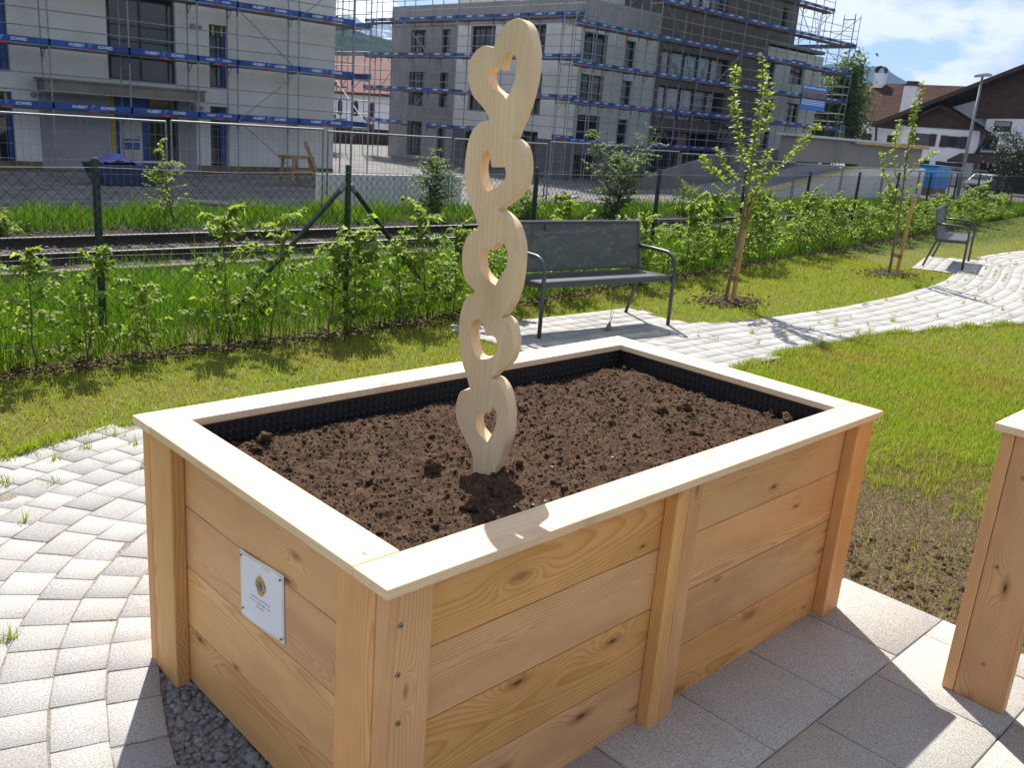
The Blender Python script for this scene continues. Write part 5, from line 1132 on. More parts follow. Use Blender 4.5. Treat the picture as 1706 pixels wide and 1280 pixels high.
# right white part
g3 = lambda x: x-49.3
HC = [(g3(49.75), g3(50.75), 4.65, 6.40), (g3(52.5), g3(54.2), 5.2, 6.62), (g3(50.1), g3(51.1), 2.75, 4.15), (g3(52.7), g3(54.2), 2.75, 4.05), (g3(50.2), g3(51.2), 0.6, 2.2), (g3(52.9), g3(54.3), 0.6, 2.0)]
WC = ((49.3, YC+0.1, 0), (1, 0, 0), (0, -1, 0))
mb = wall(MB(), *WC[:2], WC[2], 56.4-49.3, -1.5, 7.1, HC, 0.25); mb.quad((56.4, YC+0.1, -1.5), (56.4, YC+12, -1.5), (56.4, YC+12, 7.1), (56.4, YC+0.1, 7.1)); mb.build('wall', GREEN_W, B2)
for h in HC: window(B2, *WC, h, reveal=0.2, mull=((h[0]+h[1])/2,) if h[1]-h[0] > 1.2 else (), trans=(h[3]-0.45,))
HP = [(0.35, 0.95, 8.1, 9.6), (2.0, 2.7, 8.1, 9.5)]; WP = ((49.3, YC+0.6, 0), (1, 0, 0), (0, -1, 0))
mb = wall(MB(), *WP[:2], WP[2], 4.0, 7.1, 13.0, HP, 0.2); mb.quad((53.3, YC+0.6, 7.1), (53.3, YC+9, 7.1), (53.3, YC+9, 13), (53.3, YC+0.6, 13)); mb.build('wall', BROWN_P, B2)
for h in HP: window(B2, *WP, h, reveal=0.18)
# parapets, flat roofs, setback storey
mb = MB(); mb.box(XC-0.03, 56.5, YC-0.03+0.15, YC+14.5, 7.25, 7.45); mb.box(38.9, 53.4, YC+0.7, YC+9.2, 13.2, 13.5); mb.build('roof', CONC_DARK, B2)
mb = MB(); mb.box(XC-0.06, XC+0.3, YC-0.02, YE, 6.42, 7.5); mb.box(XC+0.31, 38.94, YC-0.03, YC+0.2, 6.5, 7.52); mb.build('parapet', GREY_P, B2)
mb = wall(MB(), (XC+3.2, YE-2, 0), (0, -1, 0), (-1, 0, 0), 10.5, 7.4, 10.4, [(1, 2.5, 8.2, 9.7), (5, 7, 7.6, 9.9)], 0.2); mb.quad((XC+3.2, YE-12.5, 7.4), (38.9, YE-12.5, 7.4), (38.9, YE-12.5, 10.4), (XC+3.2, YE-12.5, 10.4)); mb.build('wall', WARM_W, B2)
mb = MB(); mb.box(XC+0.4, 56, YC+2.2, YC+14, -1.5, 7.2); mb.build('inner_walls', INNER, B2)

scaffold('scaffolding along the left face of the large block, behind the sculpture', 'scaffold', (31.4, 45.6, 0), (0, -1, 0), (-1, 0, 0), [0, 1.6, 3.66, 6.1, 8.28, 11.0, 13.55, 15.75, 17.1], [1.0, 2.83, 4.64, 6.48], -1.0, 8.4, bh=0.185,
         braces=((1, 1, 1), (2, 2, -1), (5, 3, 1), (2, 0, 1)), skip=lambda k, i: k == 0 and i in (2, 6))
scaffold('scaffolding along the long right face of the large block, with blue banner', 'scaffold', (30.9, 28.5, 0), (1, 0, 0), (0, -1, 0), [0, 1.45, 2.9, 4.5, 6.1, 8.1, 9.65, 11.25, 13.5, 15.8, 18.2, 20.5, 22.8, 25.6], [0.9, 2.66, 4.36, 6.10, 7.80, 9.45], -1.0, 11.4, bh=0.18,
         braces=((4, 3, -1), (4, 2, -1), (4, 0, -1), (7, 2, 1), (11, 4, 1), (10, 4, -1), (9, 1, -1)), skip=lambda k, i: (k == 4 and i < 4) or (k == 5 and (i < 8 or i > 11)) or (k == 0 and i in (2, 3, 8, 9)),
         ladders=((3.6, 3, 1), (3.3, 2, 1), (3.1, 1, 1), (21.5, 5, -1)), zt_of=lambda u_: 8.3 if u_ < 6 else (11.6 if u_ < 23 else 9.7))
scaffold('scaffold bay sticking out beyond the right end of the large block, seen against the sky', 'scaffold_tower', (57.4, 28.6, 0), (0, 1, 0), (1, 0, 0), [0, 2.4, 5.0], [2.66, 4.36, 6.10, 7.80], -1.0, 9.75, lettering=False, braces=((0, 2, 1), (0, 3, -1)))
# roof-top pipes in front of the mountain, left
scaffold('thin scaffold frame rising in the gap left of the large block', 'scaffold_tower', (30.0, 46.4, 0), (0, 1, 0), (-1, 0, 0), [0, 1.9, 3.8, 5.6], [1.0, 2.83, 4.64, 6.48], -1.0, 9.5, lettering=False, braces=((1, 3, 1), (0, 2, -1)))
# banner
BN = thing('banner', 'blue and white printed banner hanging on the scaffold at the right end of the block', 'banner', (52.7, 28.3, 3.7))
mb = MB(); U_, V_ = Vector((1, 0, 0)), Vector((0, 0, 1)); O_ = Vector((51.2, 28.36, 3.68))
def rect(u0, u1, v0, v1, d, m): mb.add([O_+U_*a+V_*b_+Vector((0, -d, 0)) for a, b_ in ((u0, v0), (u1, v0), (u1, v1), (u0, v1))], [(0, 1, 2, 3)], m)
BIMG = simple('banner_photo', (0.12, 0.11, 0.11), 0.6, var=0.7, scale=2.0); BLU2 = simple('banner_blue', (0.04, 0.20, 0.60), 0.6, var=0.1); BWH = simple('banner_white', (0.55, 0.62, 0.70), 0.6)
rect(0, 3.0, 0, 0.62, 0, 0); rect(0, 3.0, 0.70, 1.42, 0, 1); rect(0, 3.0, 1.10, 1.42, 0.004, 0); rect(0.0, 3.0, 1.0, 1.08, 0.004, 3)
for k in range(3): rect(0.1, 2.9, 0.28+k*0.11, 0.34+k*0.11, 0.004, 2)
x = 0.12
while x < 2.75: w = random.uniform(0.07, 0.16); rect(x, x+w, 1.22, 1.22+random.uniform(0.08, 0.12), 0.006, 2); x += w+0.04
for k in range(6): rect(0.3+0.42*k, 0.42+0.42*k, 0.74, 0.96, 0.004, 3)
mb.build('banner_cloth', [BLU2, BIMG, BWH, simple('banner_skin', (0.30, 0.2, 0.17), 0.6)], BN)

# ------------------------------------------------------------------ things on the site
mb = MB()
for k in range(26): mb.box(10.42+k*0.165, 10.42+k*0.165+0.150, 16.9, 17.02, -0.95, 0.16)
mb.box(10.40, 14.75, 16.92, 17.0, 0.16, 0.20)
tag(mb.build('low_barrier', simple('white_panel', (0.58, 0.57, 0.55), 0.8, var=0.08)), 'low whitish grooved panel barrier behind the mesh fence, left of the sculpture', 'barrier')
SK = thing('rubbish_trough', 'shallow blue site trough in front of the entrance, covered by a lilac tarpaulin', 'skip', (9.6, 26.0, -0.95))
mb = MB(); mb.prism([(0, 0), (1.65, 0), (1.95, 0.55), (-0.25, 0.55)], ((8.85, 25.5, -0.93), (1, 0, 0), (0, 0, 1), (0, 1, 0)), 0, 1.1); mb.build('tub', simple('dull_blue_paint', (0.02, 0.034, 0.085), 0.5, var=0.3), SK)
mb = MB(); mb.bar((8.6, 25.47, -0.40), (10.85, 25.47, -0.40), 0.05, 0.06); mb.build('rim', simple('dull_blue_rim', (0.05, 0.08, 0.17), 0.5), SK)
mb = MB(); V = []; 
for j in range(9):
    for i in range(13): V.append((8.75+i*0.105+0.02*math.sin(j), 25.45+j*0.13, -0.36+0.30*math.exp(-((i-5)/3.6)**2)*math.exp(-((j-3)/3.0)**2)+0.035*math.sin(i*1.7+j*2.1)))
mb.add(V, [(j*13+i, j*13+i+1, (j+1)*13+i+1, (j+1)*13+i) for j in range(8) for i in range(12)])
tag(mb.build('tarpaulin', simple('lilac_tarp', (0.14, 0.14, 0.42), 0.5, var=0.15), smooth=True), 'crumpled lilac tarpaulin heaped on the shallow blue trough', 'tarpaulin')
TS = thing('wooden_trestle', 'wooden site trestle leaning by the corner of the left building', 'trestle', (15.3, 26, -0.95))
for (x0, x1, y) in ((14.95, 14.8, 25.6), (15.5, 15.75, 25.6), (14.95, 14.85, 26.3), (15.35, 15.6, 26.3)):
    mb = MB(); mb.bar((x0, y, -0.05), (x1, y+0.05*(1 if y > 26 else -1), -0.95), 0.10, 0.06, upv=(0, 1, 0)); mb.build('leg', TIMBER, TS)
mb = MB(); mb.box(14.8, 15.65, 25.55, 26.35, -0.06, 0.02); mb.build('top_beam', TIMBER, TS); mb = MB(); mb.bar((15.28, 25.5, 0.50), (15.75, 25.5, -0.5), 0.12, 0.05, upv=(0, 1, 0)); mb.build('side_board', TIMBER, TS)
mb = MB(); mb.box(14.85, 15.6, 25.52, 25.56, -0.5, -0.4); mb.build('stretcher', TIMBER, TS)
# planks, rebar and rubble: a heap and single planks
mb = MB()
for k in range(60):
    a = rng.uniform(17.2, 19.3); y = rng.uniform(16.7, 17.7); dx = rng.uniform(0.6, 1.6); an = rng.normal(0, 0.25); z = -0.9+rng.uniform(0.05, 0.42)
    mb.bar((a, y, z), (a+dx*math.cos(an), y+dx*math.sin(an), z+rng.normal(0, 0.14)), rng.uniform(0.012, 0.05), rng.uniform(0.012, 0.03))
tag(mb.build('rebar_heap', simple('rusty_rods', (0.16, 0.12, 0.10), 0.8, var=0.6, scale=4)), 'untidy heap of steel rods and laths lying right of the sculpture', 'rod heap')
for k, (a, b_, l) in enumerate((((19.2, 17.3, -0.50), (22.0, 17.8, -0.62), 'long pale plank lying behind the tall willow bush'), ((18.2, 16.8, -0.25), (19.4, 17.1, -0.65), 'white lath sticking out of the rod heap'), ((9.4, 21.3, -0.9), (11.0, 19.6, -0.86), 'grey plank lying on the asphalt behind the upright bush'))):
    mb = MB(); mb.bar(a, b_, 0.22 if k != 1 else 0.08, 0.04); tag(mb.build('plank', simple('pale_plank', (0.42, 0.36, 0.26), 0.8, var=0.2, scale=5)), l, 'plank')
PK = thing('wooden_trestle', 'pale wooden trestle tipped over left of the ramp', 'trestle', (25.2, 17, -0.9))
mb = MB(); mb.bar((24.55, 17, 0.12), (25.75, 17.1, -0.42), 0.14, 0.06, upv=(0, 1, 0)); mb.build('top_beam', simple('fresh_timber', (0.52, 0.36, 0.17), 0.8, var=0.15), PK)
for (x, z) in ((24.7, 0.0), (25.6, -0.4)):
    for yy in (16.7, 17.4): mb = MB(); mb.bar((x, 17.05, z), (x+0.1, yy, -0.95), 0.07, 0.05); mb.build('leg', TIMBER, PK)
mb = MB()
for k in range(14): mb.bar((24.8+rng.uniform(0, 0.9), 16.9+rng.uniform(0, 0.4), -0.86+0.02*k), (25.6+rng.uniform(0, 0.5), 17+rng.uniform(-.3, .3), -0.8+0.015*k), 0.07, 0.03)
tag(mb.build('timber_heap', TIMBER), 'small heap of timber offcuts under the tipped trestle', 'timber heap')

# ramp and retaining wall
RP = thing('ramp', 'concrete ramp with sloping side wall topped by a pale yellow board', 'ramp', (42, 23, -1))
O_ = (37.0, 22.0, 0)
mb = MB(); mb.prism([(0, -1.3), (18.8, -1.3), (18.8, 0.75), (10.6, 0.60), (0.1, -0.93)], (O_, (1, 0, 0), (0, 0, 1), (0, 1, 0)), 0, 0.3); mb.build('side_wall', mat_plaster('grey_ramp_wall', (0.66, 0.635, 0.58), 0.1, 0.25), RP)
mb = MB(); mb.prism([(-0.1, -0.95), (10.5, 0.585), (10.5, 0.70), (-0.1, -0.83)], (O_, (1, 0, 0), (0, 0, 1), (0, 1, 0)), -0.05, 0.55); mb.build('board', simple('pale_yellow_board', (0.62, 0.52, 0.28), 0.7, var=0.1), RP)
mb = MB(); mb.prism([(-1.5, -1.2), (14.8, -1.2), (14.8, 0.55), (11, 0.45), (-1.5, -1.15)], (O_, (1, 0, 0), (0, 0, 1), (0, 1, 0)), 0.56, 4.2); mb.build('ramp_slab', simple('blue_grey_screed', (0.24, 0.26, 0.29), 0.8, var=0.15, scale=0.8), RP)
mb = MB(); mb.prism([(-4.5, -1.2), (4.2, -1.2), (10.5, 0.55), (10.5, 0.95), (4.0, 0.95), (-4.5, -0.75)], (O_, (1, 0, 0), (0, 0, 1), (0, 1, 0)), 4.22, 4.5); mb.box(41.0, 50.0, 25.9, 26.15, -1.2, 1.25); mb.build('far_wall_and_shade_backing', CONC_DARK, RP)  # the box is an added dark backing for the shade in the portal
GR = thing('concrete_wall', 'tall flat topped raw concrete wall with light metal edge above the ramp', 'wall', (47, 24, -1))
mb = MB(); mb.box(40.6, 55.6, 22.32, 23.1, 0.8, 1.98); mb.box(47.6, 55.6, 22.315, 23.05, -1.3, 0.798); mb.build('wall', mat_plaster('raw_concrete_wall', (0.24, 0.22, 0.20), 0.08, 0.2), GR)
mb = MB(); mb.box(40.4, 53.0, 22.1, 23.3, 1.985, 2.10); mb.build('roof_edge', simple('zinc_edge', (0.50, 0.52, 0.55), 0.5, metal=0.3), GR); mb = MB(); mb.box(46.5, 55.9, 22.05, 22.3, 1.86, 1.98); mb.box(51, 55.9, 22.06, 22.3, 1.99, 2.08); mb.build('formwork_strip', simple('orange_formwork', (0.50, 0.33, 0.12), 0.7, var=0.2), GR)
mb = MB()
for s in (0, 0.4): mb.tube([(44.6+s, 22.0, -0.9), (44.7+s, 22.2, 2.75)], 0.022, 5)
for k in range(11): mb.tube([(44.62, 22.03+0.017*k, -0.6+0.3*k), (45.05, 22.03+0.017*k, -0.6+0.3*k)], 0.014, 4)
tag(mb.build('ladder', GALV), 'aluminium ladder standing against the raw concrete wall', 'ladder')
mb = MB()
CB = thing('site_cabin', 'bright blue site cabin between the concrete wall and the road', 'cabin', (60.7, 23.6, -1))
CABM = simple('bright_blue_sheet', (0.03, 0.30, 0.75), 0.45, var=0.06)
mb = MB(); mb.box(60, 62.2, 22.98, 24.45, -0.5, 0.88)
for y in np.arange(23.05, 24.4, 0.2): mb.box(59.97, 60.0, y, y+0.07, -0.45, 0.82)
mb.build('cabin_body', CABM, CB); mb = MB(); mb.box(59.92, 62.3, 22.92, 24.5, 0.885, 0.95); mb.build('roof', simple('dark_blue_roof', (0.03, 0.10, 0.25), 0.5), CB)
mb = MB(); mb.box(60.05, 62.1, 23.0, 24.4, -1.05, -0.505); mb.build('base', TIMBER, CB)
site_panel(57.8, 59.6, 0.95, 'short light fence panel turned edgewise beside the bright blue cabin', 21.9, 21.0)
site_panel(58.9, 61.9, 0.85, 'fence panel leaning beyond the blue cabin, next to the lamp post', 22.3, 20.6)

# street lamp, car
LP = thing('street_lamp', 'tall grey street lamp leaning in front of the chalets at the right', 'street lamp', (62, 22.15, -1))
mb = MB(); mb.tube([(62, 22.15, -1.05), (62, 22.15, 1.2), (62, 22.15, 6.55)], [0.13, 0.11, 0.07], 10); mb.build('pole', GALV, LP, smooth=True)
mb = MB(); mb.prism([(-0.45, 0.0), (0.55, 0.12), (0.6, 0.22), (0.3, 0.30), (-0.40, 0.16)], ((62, 22.2, 6.5), (0.2, -0.98, 0), (0, 0, 1), (0.98, 0.2, 0)), -0.16, 0.16); mb.build('lamp_head', simple('pale_grey_lamp', (0.42, 0.44, 0.46), 0.4), LP, bevel=0.03)
CR = thing('parked_car', 'silver car parked facing the railway below the chalets', 'car', (75.7, 25.9, -1))
CARP = simple('silver_car_paint', (0.36, 0.37, 0.40), 0.3, metal=0.6, var=0.03); CGL = simple('car_glass', (0.03, 0.04, 0.05), 0.08, spec=0.7); TYRE = simple('tyre_rubber', (0.02, 0.02, 0.02), 0.8)
def car(cx, cy, z):
    M = lambda u_, v_, w_: (cx+u_, cy+v_, z+w_)      # front of the car towards -X
    prof = [(-2.15, 0.30), (-2.2, 0.55), (-2.1, 0.78), (-1.15, 0.95), (-0.45, 1.42), (0.9, 1.46), (1.75, 1.05), (2.1, 0.95), (2.15, 0.35)]
    mb = MB(); n = len(prof); W_ = 0.88
    sec = [(-W_, 0), (-W_*0.98, 0), (W_*0.98, 0), (W_, 0)]
    V = []
    for v_ in (-W_, W_):
        for (a, h) in prof: V.append(M(a, v_*(1 if h < 1.0 else 0.80), h))
    mb.add(V, [tuple(range(n-1, -1, -1)), tuple(range(n, 2*n))]+[(i, (i+1) % n, (i+1) % n+n, i+n) for i in range(n)]); body = mb.build('body', CARP, CR, bevel=0.05)
    mb = MB(); e = 0.012; mb.quad(M(-1.11-e, -0.74, 0.99), M(-1.11-e, 0.74, 0.99), M(-0.50-e, 0.64, 1.39), M(-0.50-e, -0.64, 1.39)); mb.build('windscreen', CGL, CR)
    for s in (-1, 1):
        mb = MB(); mb.quad(M(-1.0, s*0.86, 0.98), M(1.6, s*0.86, 1.0), M(0.9, s*0.73, 1.40), M(-0.45, s*0.73, 1.38)); mb.build('side_window', CGL, CR)
        mb = MB(); mb.box(*[cx-2.205, cx-2.12], *sorted((cy+s*0.50, cy+s*0.82)), z+0.60, z+0.74); mb.build('headlight', simple('headlight_glass', (0.6, 0.62, 0.65), 0.15), CR)
        mb = MB(); mb.box(cx-0.95, cx-0.8, *sorted((cy+s*0.87, cy+s*1.02)), z+0.98, z+1.12); mb.build('wing_mirror', CARP, CR, bevel=0.03)
        for a in (-1.35, 1.35):
            mb = MB(); mb.tube([M(a, s*0.70, 0.32), M(a, s*0.90, 0.32)], 0.32, 18); wh = mb.build('wheel', TYRE, CR); mb = MB(); mb.tube([M(a, s*0.895, 0.32), M(a, s*0.91, 0.32)], 0.2, 12); mb.build('rim', GALV, wh)
    mb = MB(); mb.box(cx-2.22, cx-2.15, cy-0.45, cy+0.45, z+0.36, z+0.62); mb.build('grille', TYRE, CR)
car(76.6, 25.75, -1.02)

# ------------------------------------------------------------------ chalets at the right
TILE = None
def mat_tiles(name, a, bb):
    m, t, b = newmat(name); co = t.coord(); sp = t('SeparateXYZ'); t.put(sp.inputs[0], co)
    rows = t.math('FRACT', t.math('MULTIPLY', sp.outputs[2], 4.6)); cols = t.math('FRACT', t.math('MULTIPLY', sp.outputs[1], 3.4))
    rel = t.math('MULTIPLY', t.ramp(rows, [(0.0, 0.0), (0.14, 1.0), (1.0, 0.82)]), t.ramp(cols, [(0.0, 0.5), (0.2, 1.0), (0.85, 1.0), (1.0, 0.5)]))
    n = t.noise(co, 0.9, 5, 0.7)
    c = t.mix(t.math('SUBTRACT', 1.0, rel), t.ramp(n, [(0.3, a), (0.7, bb)]), tuple(k*0.3 for k in a))
    t.put(b.inputs['Base Color'], c); b.inputs['Roughness'].default_value = 0.95; b.inputs['Specular IOR Level'].default_value = 0.05
    bp = t('Bump', Strength=0.6, Distance=0.05, Height=rel); t.put(b.inputs['Normal'], bp.outputs[0]); return m
TILE = mat_tiles('brown_roof_tiles', (0.050, 0.026, 0.019), (0.080, 0.045, 0.033)); DWOOD = simple('dark_chalet_wood', (0.062, 0.034, 0.025), 0.8, var=0.3, scale=1.5); CHW = mat_plaster('chalet_white', (0.76, 0.765, 0.78), 0.04, 0.05); SHUT = simple('brown_shutter', (0.055, 0.03, 0.024), 0.7)
HB_ = thing('chalet', 'long white chalet with brown tiled roof and two chimneys, seen behind the gable', 'house', (95, 40, -1))
mb = MB(); mb.box(93.5, 104, 33.5, 45.6, -1.1, 4.4); mb.build('wall', CHW, HB_)
# roof slope rises away from us: eave at x=91.5, ridge at x=98
def slab(mb, pts, th, mat=0):
    n = len(pts); P = [Vector(p) for p in pts]; nrm = (P[1]-P[0]).cross(P[2]-P[0]).normalized(); nrm = nrm if nrm.z > 0 else -nrm
    mb.add([p for p in P]+[p-nrm*th for p in P], [tuple(range(n)), tuple(range(2*n-1, n-1, -1))]+[(i, i+n, (i+1) % n+n, (i+1) % n) for i in range(n)], mat)
mb = MB(); slab(mb, [(92, 46.1, 4.45), (92, 34.0, 4.45), (99.2, 34.0, 8.45), (99.2, 49.6, 8.55), ], 0.22); slab(mb, [(99.25, 34.0, 8.45), (107, 34.0, 4.6), (107, 49.5, 4.6), (99.25, 49.6, 8.55)], 0.22); rf = mb.build('roof', TILE, HB_)
mb = MB(); mb.tube([(91.95, 34.2, 4.35), (91.95, 46.2, 4.40)], 0.10, 6); mb.build('gutter', simple('copper_gutter', (0.10, 0.055, 0.04), 0.5, metal=0.4), rf)
for (x, y, z0, z1, s, cap) in ((98.6, 46.3, 8.0, 9.5, 0.55, True), (94.0, 40.6, 5.2, 8.0, 0.65, False)):
    mb = MB(); mb.box(x-0.4, x+0.4, y-s, y+s, z0, z1); ch = mb.build('chimney', CHW, rf)
    mb = MB()
    if cap:
        pts = [(s*1.1*math.cos(a), 0.62*math.sin(a)) for a in np.linspace(0.25, math.pi-0.1, 10)]
        mb.prism(pts+[(p[0]*0.86, p[1]*0.86) for p in pts[::-1]], ((x-0.45, y, z1+0.12), (0, -1, 0), (0, 0, 1), (1, 0, 0)), 0, 0.9); mb.box(x-0.3, x+0.3, y-s*0.95, y-s*0.85, z1, z1+0.3); mb.box(x-0.3, x+0.3, y+s*0.85, y+s*0.95, z1, z1+0.3)
    else: mb.box(x-0.5, x+0.5, y-s-0.1, y+s+0.1, z1, z1+0.14); mb.box(x-0.35, x+0.35, y-s+0.15, y+s-0.15, z1+0.14, z1+0.45)
    mb.build('chimney_cap', DWOOD, ch)
mb = MB(); mb.box(93.4, 93.49, 33.8, 45.4, 2.9, 4.2); mb.build('timber_front', DWOOD, HB_) if False else None
for (y, z) in ((44.2, 2.9), (41.4, 2.9)):
    mb = MB(); mb.box(93.42, 93.5, y-0.55, y+0.55, z-1.0, z+0.2); w = mb.build('window', SHUT, HB_); mb = MB(); mb.quad((93.41, y-0.4, z-0.9), (93.41, y+0.4, z-0.9), (93.41, y+0.4, z+0.1), (93.41, y-0.4, z+0.1)); mb.build('pane', GLASS, w)
mb = MB(); mb.bar((93.45, 43.0, 1.6), (92.3, 42.8, 4.2), 0.18, 0.18); mb.build('roof_brace', DWOOD, HB_)
HA_ = thing('chalet', 'white gabled chalet with dark timber gable and shuttered windows at the right edge', 'house', (90, 28, -1))
XF = 85.0
# broad low gable: left verge from (38.7, 4.0) up to the apex beyond the frame
ya, za, yp, zp = 39.2, 3.85, 22.5, 11.3
sl = (zp-za)/(ya-yp)
roofz = lambda y: za+(ya-y)*sl if y > yp else zp-(yp-y)*sl
mb = MB()
mb.add([(XF, 29.6, -1.1), (XF, 15, -1.1), (XF, 15, roofz(15)-0.5), (XF, yp, zp-0.35), (XF, 29.6, roofz(29.6)-0.35)], [(0, 1, 2, 3, 4)]); mb.quad((XF, 29.6, -1.1), (96, 29.6, -1.1), (96, 29.6, roofz(29.6)-0.35), (XF, 29.6, roofz(29.6)-0.35))
mb.add([(XF+0.8, 37.6, -1.1), (XF+0.8, 29.6, -1.1), (XF+0.8, 29.6, 6.9), (XF+0.8, 37.6, roofz(37.6)-0.3)], [(0, 1, 2, 3)]); mb.quad((XF+0.8, 37.6, -1.1), (96, 37.6, -1.1), (96, 37.6, roofz(37.6)-0.3), (XF+0.8, 37.6, roofz(37.6)-0.3)); mb.build('wall', CHW, HA_)
mb = MB(); slab(mb, [(XF-1.3, ya, za), (XF-1.3, yp, zp), (98, yp, zp), (98, ya, za)], 0.28); slab(mb, [(XF-1.3, yp-0.02, zp), (XF-1.3, 12, roofz(12)), (98, 12, roofz(12)), (98, yp-0.02, zp)], 0.28); rf = mb.build('roof', TILE, HA_)
mb = MB(); mb.bar((XF-1.36, ya, za-0.12), (XF-1.36, yp, zp-0.12), 0.08, 0.34); mb.build('verge_board', DWOOD, rf)
mb = MB(); mb.add([(XF-0.05, 30.6, 4.85), (XF-0.05, 15, 5.6), (XF-0.05, 15, roofz(15)-0.4), (XF-0.05, yp, zp-0.3), (XF-0.05, 30.6, roofz(30.6)-0.35)], [(0, 1, 2, 3, 4)]); mb.add([(XF-0.05, 30.6, 4.85), (XF-0.05, 15, 5.6), (XF+0.2, 15, 5.6), (XF+0.2, 30.6, 4.85)], [(0, 1, 2, 3)]); mb.build('timber_gable', DWOOD, HA_)
# small front gable
sg = [(35.9, 3.5), (33.2, 5.72), (28.6, 3.45)]
mb = MB(); slab(mb, [(XF-1.4, 33.2, 5.85), (XF-1.4, 28.45, 3.48), (XF+2, 28.45, 3.48), (XF+2, 33.2, 5.85)], 0.2); slab(mb, [(XF-1.4, 33.2, 5.85), (XF-1.4, 36.6, 4.1), (XF+2, 36.6, 4.1), (XF+2, 33.2, 5.85)], 0.2); mb.build('porch_roof', TILE, HA_)
mb = MB(); mb.add([(XF-0.6, 36.3, 4.0), (XF-0.6, 29.5, 4.0), (XF-0.6, 33.2, 5.65)], [(0, 1, 2)]); mb.box(XF-0.65, XF-0.55, 29.6, 36.2, 3.85, 4.0); mb.build('timber_gable', DWOOD, HA_)
mb = MB(); mb.box(XF-0.55, XF+0.9, 29.7, 36.5, -1.1, 3.9); mb.build('front_wing', CHW, HA_)
mb = MB(); mb.bar((XF-0.6, 29.7, 1.9), (XF-1.0, 28.9, 3.5), 0.2, 0.2); mb.build('roof_brace', DWOOD, HA_)
def shutter_window(y0, y1, z0, z1, x, sh=0.55):
    mb = MB(); mb.box(x-0.06, x-0.002, y0, y1, z0, z1); w = mb.build('window', FRAMEM, HA_); mb = MB(); mb.quad((x-0.065, y0+0.08, z0+0.1), (x-0.065, y1-0.08, z0+0.1), (x-0.065, y1-0.08, z1-0.08), (x-0.065, y0+0.08, z1-0.08)); mb.build('pane', GLASS, w)
    for s in ((y0-sh, y0-0.02), (y1+0.02, y1+sh)) if sh else (): mb = MB(); mb.box(x-0.09, x-0.002, *s, z0-0.03, z1+0.03); mb.build('shutter', SHUT, w)
shutter_window(33.9, 35.1, 2.3, 3.3, XF-0.55); shutter_window(31.2, 32.4, 2.28, 3.25, XF-0.55); shutter_window(31.2, 32.4, 0.35, 1.0, XF-0.55); shutter_window(34.1, 35.2, 0.4, 1.0, XF-0.55)
shutter_window(30.0, 30.9, 5.05, 5.95, XF+0.8, 0); shutter_window(28.3, 29.45, 2.3, 3.5, XF, 0); shutter_window(27.9, 29.3, 4.75, 6.0, XF-0.05, 0) if False else None
mb = MB(); mb.box(XF-0.12, XF-0.06, 27.6, 29.0, 5.15+0.0, 5.9); 
shutter_window(27.5, 28.9, 3.75+0.15, 4.78, XF, 0); shutter_window(24.2, 25.0, 3.6, 4.8, XF, 0)
BLIND = simple('roller_blind', (0.30, 0.27, 0.25), 0.7); mb = MB(); mb.box(XF-0.11, XF-0.07, 27.6, 28.8, 4.35, 4.72); mb.build('roller_blind', BLIND, HA_); mb = MB(); mb.box(XF-0.12, XF-0.055, 25.6, 26.6, 7.0, 7.9); mb.build('window', BLIND, HA_)
mb = MB(); slab(mb, [(XF-3.2, 31.0, 1.25), (XF-3.2, 18, 1.7), (XF, 18, 2.7), (XF, 31.0, 2.0)], 0.2); mb.build('canopy', DWOOD, HA_); mb = MB(); mb.box(XF-0.4, XF-0.02, 18, 29.2, -1.1, 1.2); mb.build('porch_wall', DWOOD, HA_)
for y in (29.6, 26, 22.5): mb = MB(); mb.bar((XF-3.0, y, -1.1), (XF-3.0, y, 1.4), 0.16, 0.16, upv=(0, 1, 0)); mb.build('canopy_post', DWOOD, HA_)

# trees behind the scaffold and by the chalet
def broadleaf(loc, h, rad, n, mat, label, L, cz=0.6, name='broadleaf_tree'):
    r = thing(name, label, 'tree', loc); o = np.array(loc); mb = MB(); mb.tube([o, o+[0.1, 0, h*0.3], o+[0, 0.1, h*0.75]], [0.06*h**0.7, 0.05*h**0.7, 0.01], 7)
    C = []
    for k in range(22):
        a = rng.uniform(0, 6.28); f = rng.uniform(0.28, 0.98); rr = rad*(1-abs(f-cz)**1.3*1.3)*rng.uniform(0.35, 1.0); c = o+np.array([rr*math.cos(a), rr*math.sin(a), h*f]); C.append(c); mb.tube([o+[0, 0, h*max(0.2, f-0.25)], (o+[0, 0, h*f]+c)/2, c], [0.03, 0.02, 0.008], 4)
    mb.build('trunk', BARK, r); C = np.array(C); i = rng.integers(0, len(C), n); d = rng.normal(0, 1, (n, 3)); P = C[i]+d*np.array([rad*0.2, rad*0.2, h*0.07]); Ls = L*rng.uniform(0.6, 1.3, n)
    V, F = leaf_mesh(P, rng.normal(0, 1, (n, 3))+[0, 0, 0.2], Ls, Ls*0.7); npmesh('crown', V, F, mat, r, rnd=np.repeat(np.clip(rng.normal(0.5, 0.22, n), 0, 1), 5)); return r
broadleaf((63.5, 32.6, -1), 8.4, 2.4, 11000, LEAF_MID, 'green leafy tree behind the scaffold end, left of the tiled roof', 0.24)
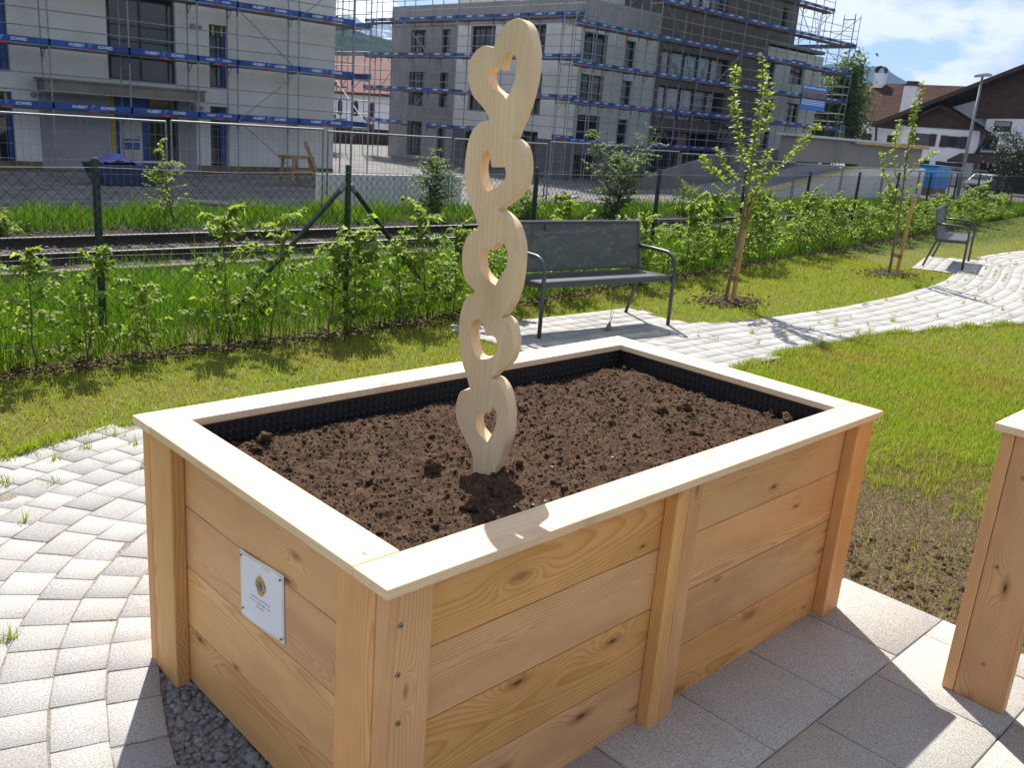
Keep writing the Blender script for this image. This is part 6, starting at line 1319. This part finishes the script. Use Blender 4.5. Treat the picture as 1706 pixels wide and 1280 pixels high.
broadleaf((76.0, 23.6, -1), 4.6, 2.0, 4200, LEAF_DARK, 'dark dense clipped tree in front of the chalet at the right edge', 0.17, cz=0.75)
broadleaf((67.5, 34.5, -1), 6.0, 2.2, 3200, LEAF_DARK, 'darker tree standing behind the concrete wall near the tiled roof', 0.22)
# old house glimpsed in the gap between the two blocks
OH = thing('town_house', 'white house with red brown roof and arched window glimpsed between the blocks', 'house', (46, 66, -1))
mb = MB(); mb.box(45, 53, 60, 76, -1.5, 3.0); mb.build('wall', CHW, OH)
mb = MB(); slab(mb, [(44.3, 77, 2.9), (44.3, 59.5, 2.9), (49, 59.5, 6.2), (49, 77, 6.2)], 0.25); slab(mb, [(49.02, 77, 6.2), (49.02, 59.5, 6.2), (53.8, 59.5, 2.9), (53.8, 77, 2.9)], 0.25); mb.build('roof', simple('red_brown_tiles', (0.13, 0.05, 0.04), 0.8, var=0.2, scale=3), OH)
for y in (66.4, 64.0, 68.8):
    mb = MB(); a = [(0.32*math.cos(q), 0.9+0.32*math.sin(q)) for q in np.linspace(0, math.pi, 9)]; mb.prism([(-0.32, 0)]+[(0.32, 0)]+a, ((45, y, 1.0), (0, -1, 0), (0, 0, 1), (-1, 0, 0)), 0.002, 0.06); mb.build('window', DWOOD, OH)
    mb = MB(); mb.box(44.94, 44.998, y-0.35, y+0.35, -0.7, 0.45); mb.build('window', DWOOD, OH)
mb = MB(); mb.box(30, 44, 58, 58.3, -1.1, 0.2); tag(mb.build('garden_wall', DWOOD), 'low dark garden wall in the gap between the two blocks', 'wall')

# ------------------------------------------------------------------ air: faint haze, adding to the blue tinted into the far ridges
mb = MB(); mb.box(-2500, 4700, -1800, 4700, -40, 560)
HZ = bpy.data.materials.new('haze_air'); HZ.use_nodes = True; t = NT(HZ.node_tree); t.n.remove(t.n['Principled BSDF'])
pv = t('VolumePrincipled', Color=(0.42, 0.62, 1.0), Density=0.00013, Anisotropy=0.0); t.l.new(pv.outputs[0], t.n['Material Output'].inputs['Volume'])
hz = tag(mb.build('haze', HZ), kind='stuff')
